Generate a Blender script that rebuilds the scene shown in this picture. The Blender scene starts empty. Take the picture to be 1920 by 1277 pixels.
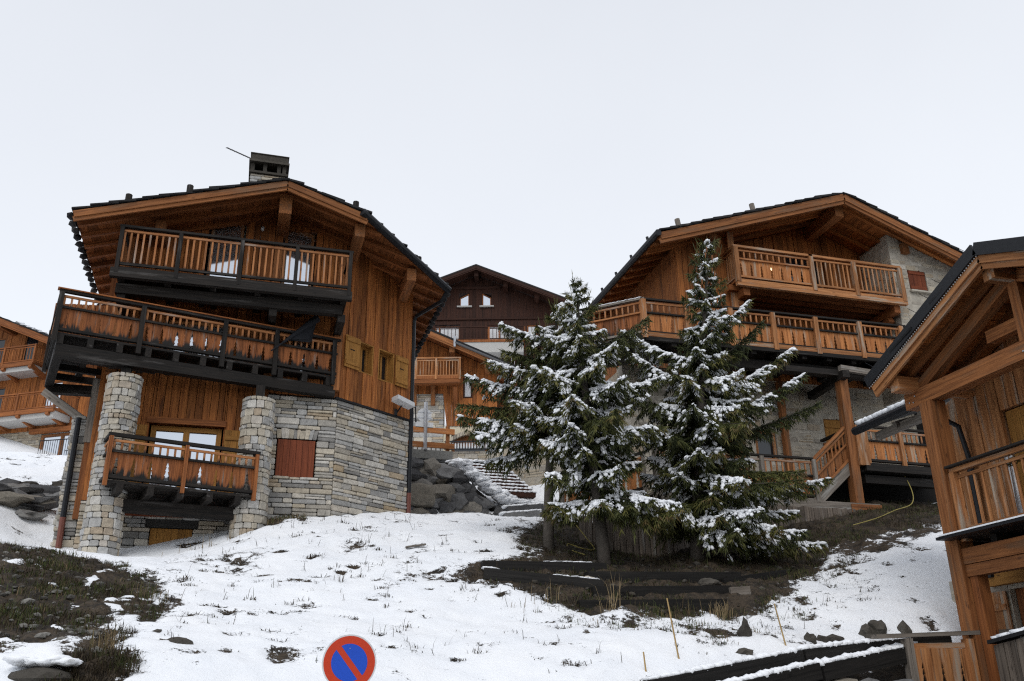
import bpy, math, random
import numpy as np
from mathutils import Vector, Matrix, noise as mnoise
random.seed(7)
R = math.radians
sc = bpy.context.scene
COL = sc.collection

# ------------------------------------------------------------------ camera
PITCH, ROLL, YAW = R(21.833), R(-0.75), R(16.307)
cam_d = bpy.data.cameras.new('camera'); cam = bpy.data.objects.new('camera', cam_d); COL.objects.link(cam)
_fw = Vector((math.sin(YAW)*math.cos(PITCH), math.cos(YAW)*math.cos(PITCH), math.sin(PITCH)))
_ri = Vector((math.cos(YAW), -math.sin(YAW), 0)); _up = _ri.cross(_fw)
_r2 = math.cos(ROLL)*_ri + math.sin(ROLL)*_up; _u2 = -math.sin(ROLL)*_ri + math.cos(ROLL)*_up
_m = Matrix((_r2, _u2, -_fw)).transposed().to_4x4(); _m.translation = (0, 0, 1.6)
cam.matrix_world = _m
cam_d.sensor_width = 36; cam_d.lens = 1718/1920*36; cam_d.clip_start = .05; cam_d.clip_end = 2000
sc.camera = cam

# ------------------------------------------------------------------ sky, sun, exposure
SUN_EL, SUN_AZ = R(48), R(205)
w = bpy.data.worlds.new('World'); sc.world = w; w.use_nodes = True
nt = w.node_tree; nt.nodes.clear()
sky = nt.nodes.new('ShaderNodeTexSky'); sky.sky_type = 'NISHITA'; sky.sun_disc = False
sky.sun_elevation = SUN_EL; sky.sun_rotation = SUN_AZ; sky.air_density = 1.0; sky.dust_density = 3.0; sky.altitude = 1800
b1 = nt.nodes.new('ShaderNodeBackground'); b1.inputs[1].default_value = 0.03
nt.links.new(sky.outputs[0], b1.inputs[0])
# the cloud layer: an even grey-white veil, slightly brighter low down with faint mottling
tc = nt.nodes.new('ShaderNodeTexCoord'); sx = nt.nodes.new('ShaderNodeSeparateXYZ')
nt.links.new(tc.outputs['Generated'], sx.inputs[0])
ns = nt.nodes.new('ShaderNodeTexNoise'); ns.inputs['Scale'].default_value = 2.2; ns.inputs['Detail'].default_value = 5
nt.links.new(tc.outputs['Generated'], ns.inputs['Vector'])
mx = nt.nodes.new('ShaderNodeMath'); mx.operation = 'MULTIPLY_ADD'; mx.inputs[1].default_value = 0.34; mx.inputs[2].default_value = -0.17
nt.links.new(ns.outputs[0], mx.inputs[0])
ad = nt.nodes.new('ShaderNodeMath'); ad.operation = 'ADD'
nt.links.new(sx.outputs[2], ad.inputs[0]); nt.links.new(mx.outputs[0], ad.inputs[1])
cr = nt.nodes.new('ShaderNodeValToRGB')
cr.color_ramp.elements[0].position = 0.25; cr.color_ramp.elements[0].color = (.85, .868, .885, 1)
cr.color_ramp.elements[1].position = 0.82; cr.color_ramp.elements[1].color = (.68, .70, .735, 1)
nt.links.new(ad.outputs[0], cr.inputs[0])
b2 = nt.nodes.new('ShaderNodeBackground'); b2.inputs[1].default_value = 0.91
nt.links.new(cr.outputs[0], b2.inputs[0])
ash = nt.nodes.new('ShaderNodeAddShader'); wo = nt.nodes.new('ShaderNodeOutputWorld')
nt.links.new(b1.outputs[0], ash.inputs[0]); nt.links.new(b2.outputs[0], ash.inputs[1]); nt.links.new(ash.outputs[0], wo.inputs[0])
sun_d = bpy.data.lights.new('sun', 'SUN'); sun_d.energy = 1.1; sun_d.angle = R(40); sun_d.color = (1, .97, .93)
sun = bpy.data.objects.new('sun', sun_d); COL.objects.link(sun)
_sd = Vector((math.sin(SUN_AZ)*math.cos(SUN_EL), math.cos(SUN_AZ)*math.cos(SUN_EL), math.sin(SUN_EL)))
sun.rotation_euler = _sd.to_track_quat('Z', 'Y').to_euler()
sc.view_settings.view_transform = 'Standard'; sc.view_settings.look = 'None'
sc.view_settings.exposure = 0.20; sc.view_settings.gamma = 1.0
sc.render.engine = 'CYCLES'
sc.cycles.max_bounces = 6; sc.cycles.diffuse_bounces = 3; sc.cycles.glossy_bounces = 3; sc.cycles.transmission_bounces = 3
sc.cycles.use_denoising = False; sc.cycles.filter_width = 1.2; sc.cycles.sample_clamp_indirect = 4

# ------------------------------------------------------------------ materials
class NT:
    def __init__(s, name):
        s.m = bpy.data.materials.new(name); s.m.use_nodes = True; s.t = s.m.node_tree
        s.b = s.t.nodes['Principled BSDF']; s.b.inputs['Roughness'].default_value = .8
        s.b.inputs['Specular IOR Level'].default_value = .25
    def n(s, ty, **k):
        q = s.t.nodes.new(ty)
        for a, v in k.items(): setattr(q, a, v)
        return q
    def l(s, a, b): s.t.links.new(a, b)
    def attr(s, name, out='Fac'):
        q = s.n('ShaderNodeAttribute'); q.attribute_name = name; return q.outputs[out]
    def math(s, op, a, b=None, c=None, clamp=False):
        q = s.n('ShaderNodeMath', operation=op); q.use_clamp = clamp
        for i, v in enumerate((a, b, c)):
            if v is None: continue
            if isinstance(v, (int, float)): q.inputs[i].default_value = v
            else: s.l(v, q.inputs[i])
        return q.outputs[0]
    def noise(s, vec, scale, detail=3, rough=.55, vscale=None):
        if vscale is not None:
            mp = s.n('ShaderNodeVectorMath', operation='MULTIPLY'); mp.inputs[1].default_value = vscale
            s.l(vec, mp.inputs[0]); vec = mp.outputs[0]
        q = s.n('ShaderNodeTexNoise'); q.inputs['Scale'].default_value = scale
        q.inputs['Detail'].default_value = detail; q.inputs['Roughness'].default_value = rough
        s.l(vec, q.inputs['Vector']); return q.outputs[0]
    def ramp(s, fac, stops):
        q = s.n('ShaderNodeValToRGB'); e = q.color_ramp.elements
        while len(e) < len(stops): e.new(.5)
        for i, (p, c) in enumerate(stops):
            e[i].position = p; e[i].color = (*c, 1)
        s.l(fac, q.inputs[0]); return q.outputs[0]
    def mix(s, fac, a, b, mode='MIX'):
        q = s.n('ShaderNodeMix', data_type='RGBA', blend_type=mode)
        for i, v in ((0, fac), (6, a), (7, b)):
            if isinstance(v, (int, float)): q.inputs[i].default_value = v
            elif isinstance(v, tuple): q.inputs[i].default_value = (*v, 1)
            else: s.l(v, q.inputs[i])
        return q.outputs[2]
    def sstep(s, v, a, b):
        q = s.n('ShaderNodeMapRange', interpolation_type='SMOOTHSTEP')
        s.l(v, q.inputs[0])
        for i, x in ((1, a), (2, b)):
            if isinstance(x, (int, float)): q.inputs[i].default_value = x
            else: s.l(x, q.inputs[i])
        return q.outputs[0]
    def bump(s, h, strength=.4, dist=.01):
        q = s.n('ShaderNodeBump'); q.inputs['Strength'].default_value = strength; q.inputs['Distance'].default_value = dist
        s.l(h, q.inputs['Height']); s.l(q.outputs[0], s.b.inputs['Normal'])
    def col(s, c): s.l(c, s.b.inputs['Base Color'])

def wood(name, c1, c2, var=.45, grey=None, greyamt=0., stain=None, rough=.75):
    """grain runs along lc.x; rnd differs per board; stain = height of the black rain rot at the lower board ends"""
    k = NT(name); lc = k.attr('lc', 'Vector'); rnd = k.attr('rnd')
    st = k.noise(lc, 1, 4, .6, (1.3, 26, 26)); big = k.noise(lc, 1, 2, .5, (.9, 4, 4))
    c = k.ramp(st, [(.28, c1), (.72, c2)])
    v = k.math('MULTIPLY_ADD', rnd, var, 1 - var*.5)
    v2 = k.math('MULTIPLY_ADD', big, .9, .55)
    vv = k.math('MULTIPLY', v, v2)
    c = k.mix(1.0, c, k.ramp(vv, [(0, (0, 0, 0)), (1, (1, 1, 1))]), 'MULTIPLY')
    vo = k.n('ShaderNodeTexVoronoi'); mp = k.n('ShaderNodeVectorMath', operation='MULTIPLY'); mp.inputs[1].default_value = (2.4, 7, 7)
    k.l(lc, mp.inputs[0]); k.l(mp.outputs[0], vo.inputs['Vector']); vo.inputs['Scale'].default_value = 1
    kn = k.sstep(vo.outputs['Distance'], .16, .05)
    c = k.mix(k.math('MULTIPLY', kn, .65), c, tuple(x*.25 for x in c1))
    ck = k.sstep(k.noise(lc, 1, 3, .55, (.55, 46, 46)), .60, .70)
    c = k.mix(k.math('MULTIPLY', ck, .72), c, tuple(x*.18 for x in c1))
    if grey:
        g = k.sstep(k.noise(lc, 1, 4, .6, (.8, 7, 7)), .62 - greyamt*.4, .78 - greyamt*.3)
        c = k.mix(k.math('MULTIPLY', g, .9), c, grey)
    if stain:
        sp = k.n('ShaderNodeSeparateXYZ'); k.l(lc, sp.inputs[0])
        nz = k.noise(lc, 1, 3, .6, (.4, 9, 9))
        edge = k.math('MULTIPLY_ADD', nz, stain*1.7, -stain*.25)
        d = k.math('SUBTRACT', edge, sp.outputs[0])
        c = k.mix(k.sstep(d, -.03, .10), c, (.016, .015, .014))
    k.col(c); k.b.inputs['Roughness'].default_value = rough
    k.bump(st, .5, .006); return k.m

M = {}
M['wood_orange'] = wood('wood_orange', (.18, .052, .013), (.48, .176, .046), .95, (.085, .030, .011), .22)
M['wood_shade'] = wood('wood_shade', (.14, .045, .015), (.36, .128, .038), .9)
M['wood_post'] = wood('wood_post', (.15, .052, .017), (.39, .155, .052), .7, (.16, .085, .045), .32)
M['wood_light'] = wood('wood_light', (.22, .080, .026), (.52, .24, .095), .7, (.34, .29, .23), .3)
M['wood_panel'] = wood('wood_panel', (.26, .085, .023), (.57, .235, .080), .8, (.36, .27, .19), .18, stain=.13)
M['wood_rotted'] = wood('wood_rotted', (.12, .038, .012), (.36, .125, .040), .8, (.18, .16, .14), .2, stain=.34)
M['wood_baluster'] = wood('wood_baluster', (.20, .068, .020), (.50, .22, .085), .8, (.30, .26, .22), .25, stain=.14)
M['wood_honey'] = wood('wood_honey', (.26, .115, .025), (.42, .205, .05), .4)
M['wood_red'] = wood('wood_red', (.12, .030, .013), (.23, .060, .024), .5)
M['wood_dark'] = wood('wood_dark', (.022, .009, .006), (.062, .022, .012), .6)
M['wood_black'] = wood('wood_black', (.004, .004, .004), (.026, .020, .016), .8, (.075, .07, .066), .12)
M['wood_grey'] = wood('wood_grey', (.10, .085, .07), (.27, .235, .20), .7, (.30, .29, .27), .2)
M['wood_plank_grey'] = wood('wood_plank_grey', (.07, .055, .045), (.21, .17, .135), .9, (.25, .24, .22), .2)
M['wood_sleeper'] = wood('wood_sleeper', (.006, .0055, .005), (.022, .02, .018), .7)
M['wood_bamboo'] = wood('wood_bamboo', (.34, .22, .085), (.52, .37, .17), .4)

def stone(name, cols, bumpd=.012, dark=.6):
    k = NT(name); rnd = k.attr('rnd'); p = k.n('ShaderNodeNewGeometry').outputs['Position']
    n1 = k.noise(p, 9, 5, .65); n2 = k.noise(p, 40, 3, .6)
    c = k.ramp(rnd, cols)
    c = k.mix(.5, c, k.ramp(n1, [(.3, (.35, .35, .36)), (.6, (1, 1, 1))]), 'MULTIPLY')
    c = k.mix(.3, c, k.ramp(n2, [(.3, (.4, .38, .35)), (.55, (1, 1, 1))]), 'MULTIPLY')
    k.col(c); k.b.inputs['Roughness'].default_value = .9
    k.bump(k.math('ADD', n1, k.math('MULTIPLY', n2, .4)), .6, bumpd); return k.m
M['stone_slate'] = stone('stone_slate', [(0, (.22, .21, .195)), (.18, (.37, .365, .35)), (.36, (.50, .49, .465)), (.5, (.36, .33, .28)), (.66, (.51, .445, .34)), (.84, (.61, .585, .535)), (1, (.42, .32, .20))])
M['stone_column'] = stone('stone_column', [(0, (.30, .29, .27)), (.2, (.46, .46, .45)), (.4, (.51, .465, .38)), (.55, (.40, .32, .23)), (.7, (.57, .555, .52)), (.85, (.42, .38, .31)), (1, (.54, .49, .40))])
M['stone_rubble'] = stone('stone_rubble', [(0, (.27, .24, .20)), (.3, (.42, .38, .32)), (.6, (.50, .44, .34)), (.8, (.34, .27, .19)), (1, (.55, .51, .44))])
M['stone_boulder'] = stone('stone_boulder', [(0, (.05, .05, .053)), (.3, (.10, .10, .102)), (.6, (.20, .20, .20)), (.92, (.21, .185, .145)), (1, (.08, .077, .07))], .03)
M['stone_rock'] = stone('stone_rock', [(0, (.05, .045, .038)), (1, (.10, .09, .075))], .03)
M['slate_roof'] = stone('slate_roof', [(0, (.012, .012, .013)), (.5, (.026, .026, .028)), (1, (.05, .048, .046))])
M['scree'] = stone('scree', [(0, (.07, .065, .058)), (.6, (.15, .145, .13)), (1, (.26, .25, .23))])
M['concrete'] = stone('concrete', [(0, (.17, .17, .16)), (1, (.24, .24, .23))])
def flat(name, c, rough=.6, metal=0., nz=.25, scale=14):
    k = NT(name); p = k.n('ShaderNodeNewGeometry').outputs['Position']
    n1 = k.noise(p, scale, 4, .6)
    k.col(k.mix(nz, c, k.ramp(n1, [(.3, tuple(x*.45 for x in c)), (.7, tuple(min(1, x*1.2) for x in c))])))
    k.b.inputs['Roughness'].default_value = rough; k.b.inputs['Metallic'].default_value = metal
    k.bump(n1, .2, .004); return k.m
M['mortar_dark'] = flat('mortar_dark', (.05, .048, .045), .95)
M['mortar_pale'] = flat('mortar_pale', (.42, .385, .325), .95, nz=.5, scale=5)
M['plaster'] = flat('plaster', (.55, .49, .37), .9, nz=.15)
M['plaster_white'] = flat('plaster_white', (.44, .43, .41), .9, nz=.12)
M['metal_dark'] = flat('metal_dark', (.018, .019, .022), .45, .3)
M['metal_galv'] = flat('metal_galv', (.42, .43, .45), .4, .7)
M['metal_grey'] = flat('metal_grey', (.10, .10, .105), .5, .3)
M['copper'] = flat('copper', (.16, .06, .045), .5, .1)
M['white_metal'] = flat('white_metal', (.62, .63, .64), .45, 0, .12)
M['bark'] = stone('bark', [(0, (.075, .065, .055)), (1, (.12, .105, .09))], .03)
M['cloth_black'] = flat('cloth_black', (.013, .014, .018), .8)
M['hose_yellow'] = flat('hose_yellow', (.30, .25, .075), .6)
M['sign_red'] = flat('sign_red', (.52, .045, .014), .45, 0, .12, 30)
M['sign_blue'] = flat('sign_blue', (.014, .075, .50), .4, 0, .12, 30)
M['cone'] = flat('cone', (.22, .09, .035), .8)
M['rope_grey'] = flat('rope_grey', (.30, .31, .30), .6)
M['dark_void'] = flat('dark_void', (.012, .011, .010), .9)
M['pale_pane'] = flat('pale_pane', (.62, .63, .65), .9, 0, .2, 6)  # even pale colour for opaque panes of the distant windows
k = NT('glass_pane'); k.b.inputs['Base Color'].default_value = (.60, .63, .67, 1); k.b.inputs['Metallic'].default_value = .85; k.b.inputs['Roughness'].default_value = .06; M['glass'] = k.m
k = NT('glass_dark'); k.b.inputs['Base Color'].default_value = (.012, .014, .017, 1); k.b.inputs['Roughness'].default_value = .05; k.b.inputs['Specular IOR Level'].default_value = .6; M['glass_dark'] = k.m
k = NT('lamp_glow'); k.b.inputs['Base Color'].default_value = (.9, .8, .6, 1); k.b.inputs['Emission Color'].default_value = (1, .82, .5, 1); k.b.inputs['Emission Strength'].default_value = 2.5; M['lamp_glow'] = k.m
k = NT('snow'); p_ = k.n('ShaderNodeNewGeometry').outputs['Position']
k.b.inputs['Base Color'].default_value = (.83, .85, .88, 1); k.b.inputs['Roughness'].default_value = .65
k.bump(k.math('ADD', k.noise(p_, 18, 4, .6), k.math('MULTIPLY', k.noise(p_, 70, 2), .4)), .35, .02); M['snow'] = k.m
# ground: snow cover over soil, split by the 'bare' attribute roughened with fine noise
k = NT('ground_snow'); p_ = k.n('ShaderNodeNewGeometry').outputs['Position']; bare = k.attr('bare')
nf = k.noise(p_, 9, 5, .7); nf2 = k.noise(p_, 34, 3, .65)
bb = k.math('ADD', bare, k.math('ADD', k.math('MULTIPLY_ADD', nf, .9, -.45), k.math('MULTIPLY_ADD', nf2, .5, -.25)))
fac = k.sstep(bb, .46, .56)
soil = k.ramp(k.noise(p_, 3.2, 8, .8), [(.32, (.008, .007, .006)), (.47, (.026, .020, .014)), (.56, (.062, .045, .029)), (.64, (.022, .018, .013)), (.72, (.045, .046, .018))])
peb = k.n('ShaderNodeTexVoronoi'); peb.inputs['Scale'].default_value = 16; k.l(p_, peb.inputs['Vector'])
soil = k.mix(k.math('MULTIPLY', k.sstep(peb.outputs['Distance'], .22, .12), .7), soil, k.ramp(peb.outputs['Color'], [(.55, (.03, .026, .02)), (.9, (.16, .15, .13))]))
k.col(k.mix(fac, k.ramp(k.noise(p_, 1.3, 3), [(.3, (.79, .815, .85)), (.7, (.85, .865, .885))]), soil)); k.b.inputs['Roughness'].default_value = .75
k.bump(k.math('ADD', k.noise(p_, 14, 5, .65), k.math('ADD', k.math('MULTIPLY', k.noise(p_, 60, 3, .6), .35), k.math('MULTIPLY', fac, -.9))), .55, .035); M['ground'] = k.m
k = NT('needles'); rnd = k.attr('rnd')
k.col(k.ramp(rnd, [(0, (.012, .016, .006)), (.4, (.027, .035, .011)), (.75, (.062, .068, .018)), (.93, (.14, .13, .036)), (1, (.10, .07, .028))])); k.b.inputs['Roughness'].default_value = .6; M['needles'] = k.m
k = NT('grass'); rnd = k.attr('rnd')
k.col(k.ramp(rnd, [(0, (.020, .015, .010)), (.30, (.060, .042, .024)), (.45, (.045, .055, .016)), (.60, (.055, .075, .018)), (.70, (.12, .085, .045)), (1, (.32, .24, .13))])); M['grass'] = k.m

# ------------------------------------------------------------------ mesh building
WLOC = {}
class MB:
    def __init__(s, mat=None):
        s.v = []; s.f = []; s.lc = []; s.rn = []; s.M = mat
    def add(s, vs, fs, g=None, o=None, rnd=None):
        n0 = len(s.v); vs = [Vector(p) for p in vs]
        o = vs[0] if o is None else Vector(o)
        g = Vector((0, 0, 1)) if g is None else Vector(g).normalized()
        a = g.cross(Vector((.31, .74, .59))).normalized(); b = g.cross(a)
        oy, oz = random.random()*90, random.random()*90
        r = random.random() if rnd is None else rnd
        for p in vs:
            d = p - o
            s.lc.append((d.dot(g), d.dot(a) + oy, d.dot(b) + oz)); s.rn.append(r)
            s.v.append(s.M @ p if s.M else p)
        s.f += [tuple(i + n0 for i in f) for f in fs]
    HEX = [(0, 3, 2, 1), (4, 5, 6, 7), (0, 1, 5, 4), (1, 2, 6, 5), (2, 3, 7, 6), (3, 0, 4, 7)]
    def beam(s, p0, p1, wd, ht, up=(0, 0, 1), rnd=None, o=None):
        p0, p1 = Vector(p0), Vector(p1); d = (p1 - p0).normalized(); up = Vector(up)
        if abs(d.dot(up)) > .99: up = Vector((0, 1, 0))
        sd = d.cross(up).normalized(); u = sd.cross(d)
        A = [sd*(-wd/2) + u*(-ht/2), sd*(wd/2) + u*(-ht/2), sd*(wd/2) + u*(ht/2), sd*(-wd/2) + u*(ht/2)]
        s.add([p0 + a for a in A] + [p1 + a for a in A], s.HEX, d, o or p0, rnd)
    def box(s, x0, x1, y0, y1, z0, z1, g=(0, 0, 1), rnd=None):
        s.add([(x0, y0, z0), (x1, y0, z0), (x1, y1, z0), (x0, y1, z0), (x0, y0, z1), (x1, y0, z1), (x1, y1, z1), (x0, y1, z1)], s.HEX, g, None, rnd)
    def prism(s, pts, vec, g=None, o=None, rnd=None):
        n = len(pts); pts = [Vector(p) for p in pts]; vec = Vector(vec)
        vs = pts + [p + vec for p in pts]
        fs = [tuple(range(n)), tuple(range(2*n - 1, n - 1, -1))] + [(i, i + n, (i + 1) % n + n, (i + 1) % n) for i in range(n)]
        s.add(vs, fs, g, o, rnd)
    def tube(s, pts, r, n=8, r1=None, rnd=None, cap=True):
        pts = [Vector(p) for p in pts]; m = len(pts); vs = []
        for i, p in enumerate(pts):
            d = (pts[min(i + 1, m - 1)] - pts[max(i - 1, 0)]).normalized()
            a = d.cross(Vector((.13, .22, .97)) if abs(d.z) < .9 else Vector((1, 0, 0))).normalized(); b = d.cross(a)
            rr = r if r1 is None else r + (r1 - r)*i/(m - 1)
            vs += [p + (a*math.cos(6.28319*j/n) + b*math.sin(6.28319*j/n))*rr for j in range(n)]
        fs = [(i*n + j, i*n + (j + 1) % n, (i + 1)*n + (j + 1) % n, (i + 1)*n + j) for i in range(m - 1) for j in range(n)]
        if cap: fs += [tuple(range(n - 1, -1, -1)), tuple(range((m - 1)*n, m*n))]
        s.add(vs, fs, pts[-1] - pts[0], pts[0], rnd)
    def lump(s, c, rx, ry, rz, seed=None, axis=None, rnd=None, n=1, rough=.25):
        vs, fs = ICO[n]; c = Vector(c); q = Vector((1, 0, 0)).rotation_difference(Vector(axis)) if axis is not None else None
        off = Vector((random.random()*50, random.random()*50, random.random()*50)); out = []
        for p in vs:
            k_ = 1 + rough*mnoise.noise(p*1.6 + off)*2
            t = Vector((p.x*rx, p.y*ry, p.z*rz))*k_
            if q: t = q @ t
            out.append(c + t)
        s.add(out, fs, None, c, rnd)
    def block(s, c, rx, ry, rz, sq=.62, rough=.10):
        vs, fs = ICO[3]; c = Vector(c); off = Vector((random.random()*50, random.random()*50, random.random()*50)); out = []
        for p in vs:
            m = max(abs(p.x), abs(p.y), abs(p.z)); q = p/(m**sq); k_ = 1 + rough*mnoise.noise(p*1.7 + off)*2
            out.append(c + Vector((q.x*rx, q.y*ry, q.z*rz))*k_)
        s.add(out, fs, None, c)
    def build(s, name, mat, parent=None, smooth=False):
        me = bpy.data.meshes.new(name); o = bpy.data.objects.new(name, me); COL.objects.link(o)
        V = np.array([tuple(p) for p in s.v], dtype=np.float64).reshape(-1, 3)
        if parent is not None:
            pl = WLOC.get(parent.name, (0, 0, 0)); o.parent = parent; o.location = (-pl[0], -pl[1], -pl[2]); WLOC[o.name] = (0, 0, 0)
        else:
            b = V.min(0); t = V.max(0); c = ((b[0] + t[0])/2, (b[1] + t[1])/2, b[2]); V = V - np.array(c)
            o.location = c; WLOC[o.name] = c
        me.from_pydata(V.tolist(), [], s.f)
        a = me.attributes.new('lc', 'FLOAT_VECTOR', 'POINT'); a.data.foreach_set('vector', np.array(s.lc, dtype=np.float32).ravel())
        a = me.attributes.new('rnd', 'FLOAT', 'POINT'); a.data.foreach_set('value', np.array(s.rn, dtype=np.float32))
        me.materials.append(M[mat]); me.validate(); me.update()
        if smooth: me.polygons.foreach_set('use_smooth', [True]*len(me.polygons))
        return o
def _ico():
    import bmesh
    out = {}
    for n in (1, 2, 3):
        bm = bmesh.new(); bmesh.ops.create_icosphere(bm, subdivisions=n, radius=1)
        bm.verts.index_update()
        out[n] = ([v.co.copy() for v in bm.verts], [tuple(v.index for v in f.verts) for f in bm.faces]); bm.free()
    return out
ICO = _ico()
def thing(name, label, cat, loc, group=None):
    o = bpy.data.objects.new(name, None); COL.objects.link(o); o.location = loc; WLOC[o.name] = tuple(loc)
    o['label'] = label; o['category'] = cat
    if group: o['group'] = group
    return o
def tag(o, label, cat, group=None):
    o['label'] = label; o['category'] = cat
    if group: o['group'] = group
    return o
def one(fn, name, mat, parent=None, label=None, cat=None, group=None, smooth=False, M_=None):
    b = MB(M_); fn(b); o = b.build(name, mat, parent, smooth)
    if label and parent is None: tag(o, label, cat, group)
    elif label: o['label'] = label
    return o
U = random.uniform
V3 = Vector

# ------------------------------------------------------------------ building kit
def fval(f, s): return f(s) if callable(f) else f
def wall_boards(b, A, B, zb, zt, nrm, openings=(), wd=.18, th=.03, back=.10):
    """vertical boards of uneven thickness between ground points A and B; openings = (s0, s1, z0, z1)"""
    A, B = V3((*A, 0)), V3((*B, 0)); d = (B - A); L = d.length; d.normalize(); n = V3((*nrm, 0)).normalized()
    cuts = sorted(set([0, L] + [x for o in openings for x in (o[0], o[1]) if 0 < x < L]))
    br = [0]
    for a, c in zip(cuts, cuts[1:]):
        k = max(1, round((c - a)/wd)); ws = [U(.75, 1.25) for _ in range(k)]; t = sum(ws); x = a
        for w_ in ws: x += (c - a)*w_/t; br.append(x)
    for s0, s1 in zip(br, br[1:]):
        if s1 - s0 < .005: continue
        sm = (s0 + s1)/2; iv = [(None, None)]
        segs = []; lo = None
        ops = sorted([o for o in openings if o[0] - .001 <= sm <= o[1] + .001], key=lambda o: o[2])
        for o in ops: segs.append((lo, o[2])); lo = o[3]
        segs.append((lo, None))
        t = th + U(0, .03); r = random.random()
        for z0, z1 in segs:
            a0 = fval(zb, s0) if z0 is None else z0; a1 = fval(zb, s1) if z0 is None else z0
            c0 = fval(zt, s0) if z1 is None else z1; c1 = fval(zt, s1) if z1 is None else z1
            if c0 - a0 < .02 and c1 - a1 < .02: continue
            c0 = max(c0, a0 + .01); c1 = max(c1, a1 + .01); g = .006
            P = [A + d*(s0 + g) + V3((0, 0, a0)), A + d*(s1 - g) + V3((0, 0, a1)), A + d*(s1 - g) + V3((0, 0, c1)), A + d*(s0 + g) + V3((0, 0, c0))]
            b.prism([p - n*back for p in P], n*(back + t), (0, 0, 1), None, r)
def stones(b, fn, L, z0, z1, rowh=(.07, .17), lens=(.2, .55), prot=(.01, .055), gap=.010, openings=(), nseg=1, zt=None, rough=.016):
    """dry-laid courses; fn(s, z, d) -> point, d = how far the face stands out"""
    z = z0
    while z < z1 - .02:
        h = min(U(*rowh), z1 - z)
        if z1 - z - h < .04: h = z1 - z
        rows = [(0, L)]
        for o in openings:
            if o[2] < z + h*.6 and o[3] > z + h*.4:
                rows = [q for a, c in rows for q in ((a, min(c, o[0])), (max(a, o[1]), c)) if q[1] - q[0] > .03]
        for a, c in rows:
            s = a
            while s < c - .01:
                l = min(U(*lens)*(.7 + h*3), c - s)
                if c - s - l < .08: l = c - s
                top = z + h
                if zt is not None: top = min(top, zt(s + l/2))
                if top - z > .03:
                    hh = top - z; e = gap*.5; split = hh > .11 and l > .25 and random.random() < .3
                    subs = [(z, top)] if not split else [(z, z + hh*.5), (z + hh*.5, top)]
                    for q0, q1 in subs:
                        j = lambda m=rough: U(-m, m)
                        cs, cz = min(.035, l*.16), min(.03, (q1 - q0)*.22)
                        x0, x1, y0, y1 = s + e, s + l - e, q0 + e, q1 - e
                        ol = [(x0 + cs*U(.3, 1), y0 + j()*.3), (x1 - cs*U(.3, 1), y0 + j()*.3), (x1 + j()*.3, y0 + cz*U(.3, 1)), (x1 + j()*.3, y1 - cz*U(.3, 1)),
                              (x1 - cs*U(.3, 1), y1 + j()*.3), (x0 + cs*U(.3, 1), y1 + j()*.3), (x0 + j()*.3, y1 - cz*U(.3, 1)), (x0 + j()*.3, y0 + cz*U(.3, 1))]
                        d = U(*prot); mx_, my_ = (x0 + x1)/2, (y0 + y1)/2; tl = U(-.012, .012)
                        back = [fn(x, y, -.06) for x, y in ol]
                        mid = [fn(x, y, d*.45) for x, y in ol]
                        fr = [fn(mx_ + (x - mx_)*(1 - .022/max(.05, x1 - x0)), my_ + (y - my_)*(1 - .026/max(.04, y1 - y0)), d + tl*(1 if x > mx_ else -1)) for x, y in ol]
                        N = 8
                        b.add(back + mid + fr, [(i, (i + 1) % N, (i + 1) % N + N, i + N) for i in range(N)] + [(i + N, (i + 1) % N + N, (i + 1) % N + 2*N, i + 2*N) for i in range(N)] + [tuple(range(2*N, 3*N))])
                s += l
        z += h
def wallfn(A, B, nrm):
    A, B = V3((*A, 0)), V3((*B, 0)); d = (B - A).normalized(); n = V3((*nrm, 0)).normalized()
    return lambda s, z, dd: A + d*s + V3((0, 0, z)) + n*dd
def slab(b, fn, L, z0, z1, zt=None, openings=(), d0=-.25, d1=.0):
    cuts = sorted(set([0, L] + [x for o in openings for x in o[:2]]))
    for a, c in zip(cuts, cuts[1:]):
        m = (a + c)/2; lo = z0; segs = []
        for o in sorted([o for o in openings if o[0] < m < o[1]], key=lambda o: o[2]): segs.append((lo, o[2])); lo = o[3]
        segs.append((lo, None))
        for q0, q1 in segs:
            t0 = q1 if q1 is not None else (zt(a) if zt else z1); t1 = q1 if q1 is not None else (zt(c) if zt else z1)
            if max(t0, t1) - q0 < .02: continue
            P = [(a, q0), (c, q0), (c, t1), (a, t0)]
            v = [fn(x, y, d0) for x, y in P] + [fn(x, y, d1) for x, y in P]
            b.add(v, MB.HEX)
TREE = [(.10, 0), (.13, .26), (.30, .12), (.32, .24), (.48, .10), (.50, .20), (.64, .07), (.66, .15), (.82, 0)]
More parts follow.
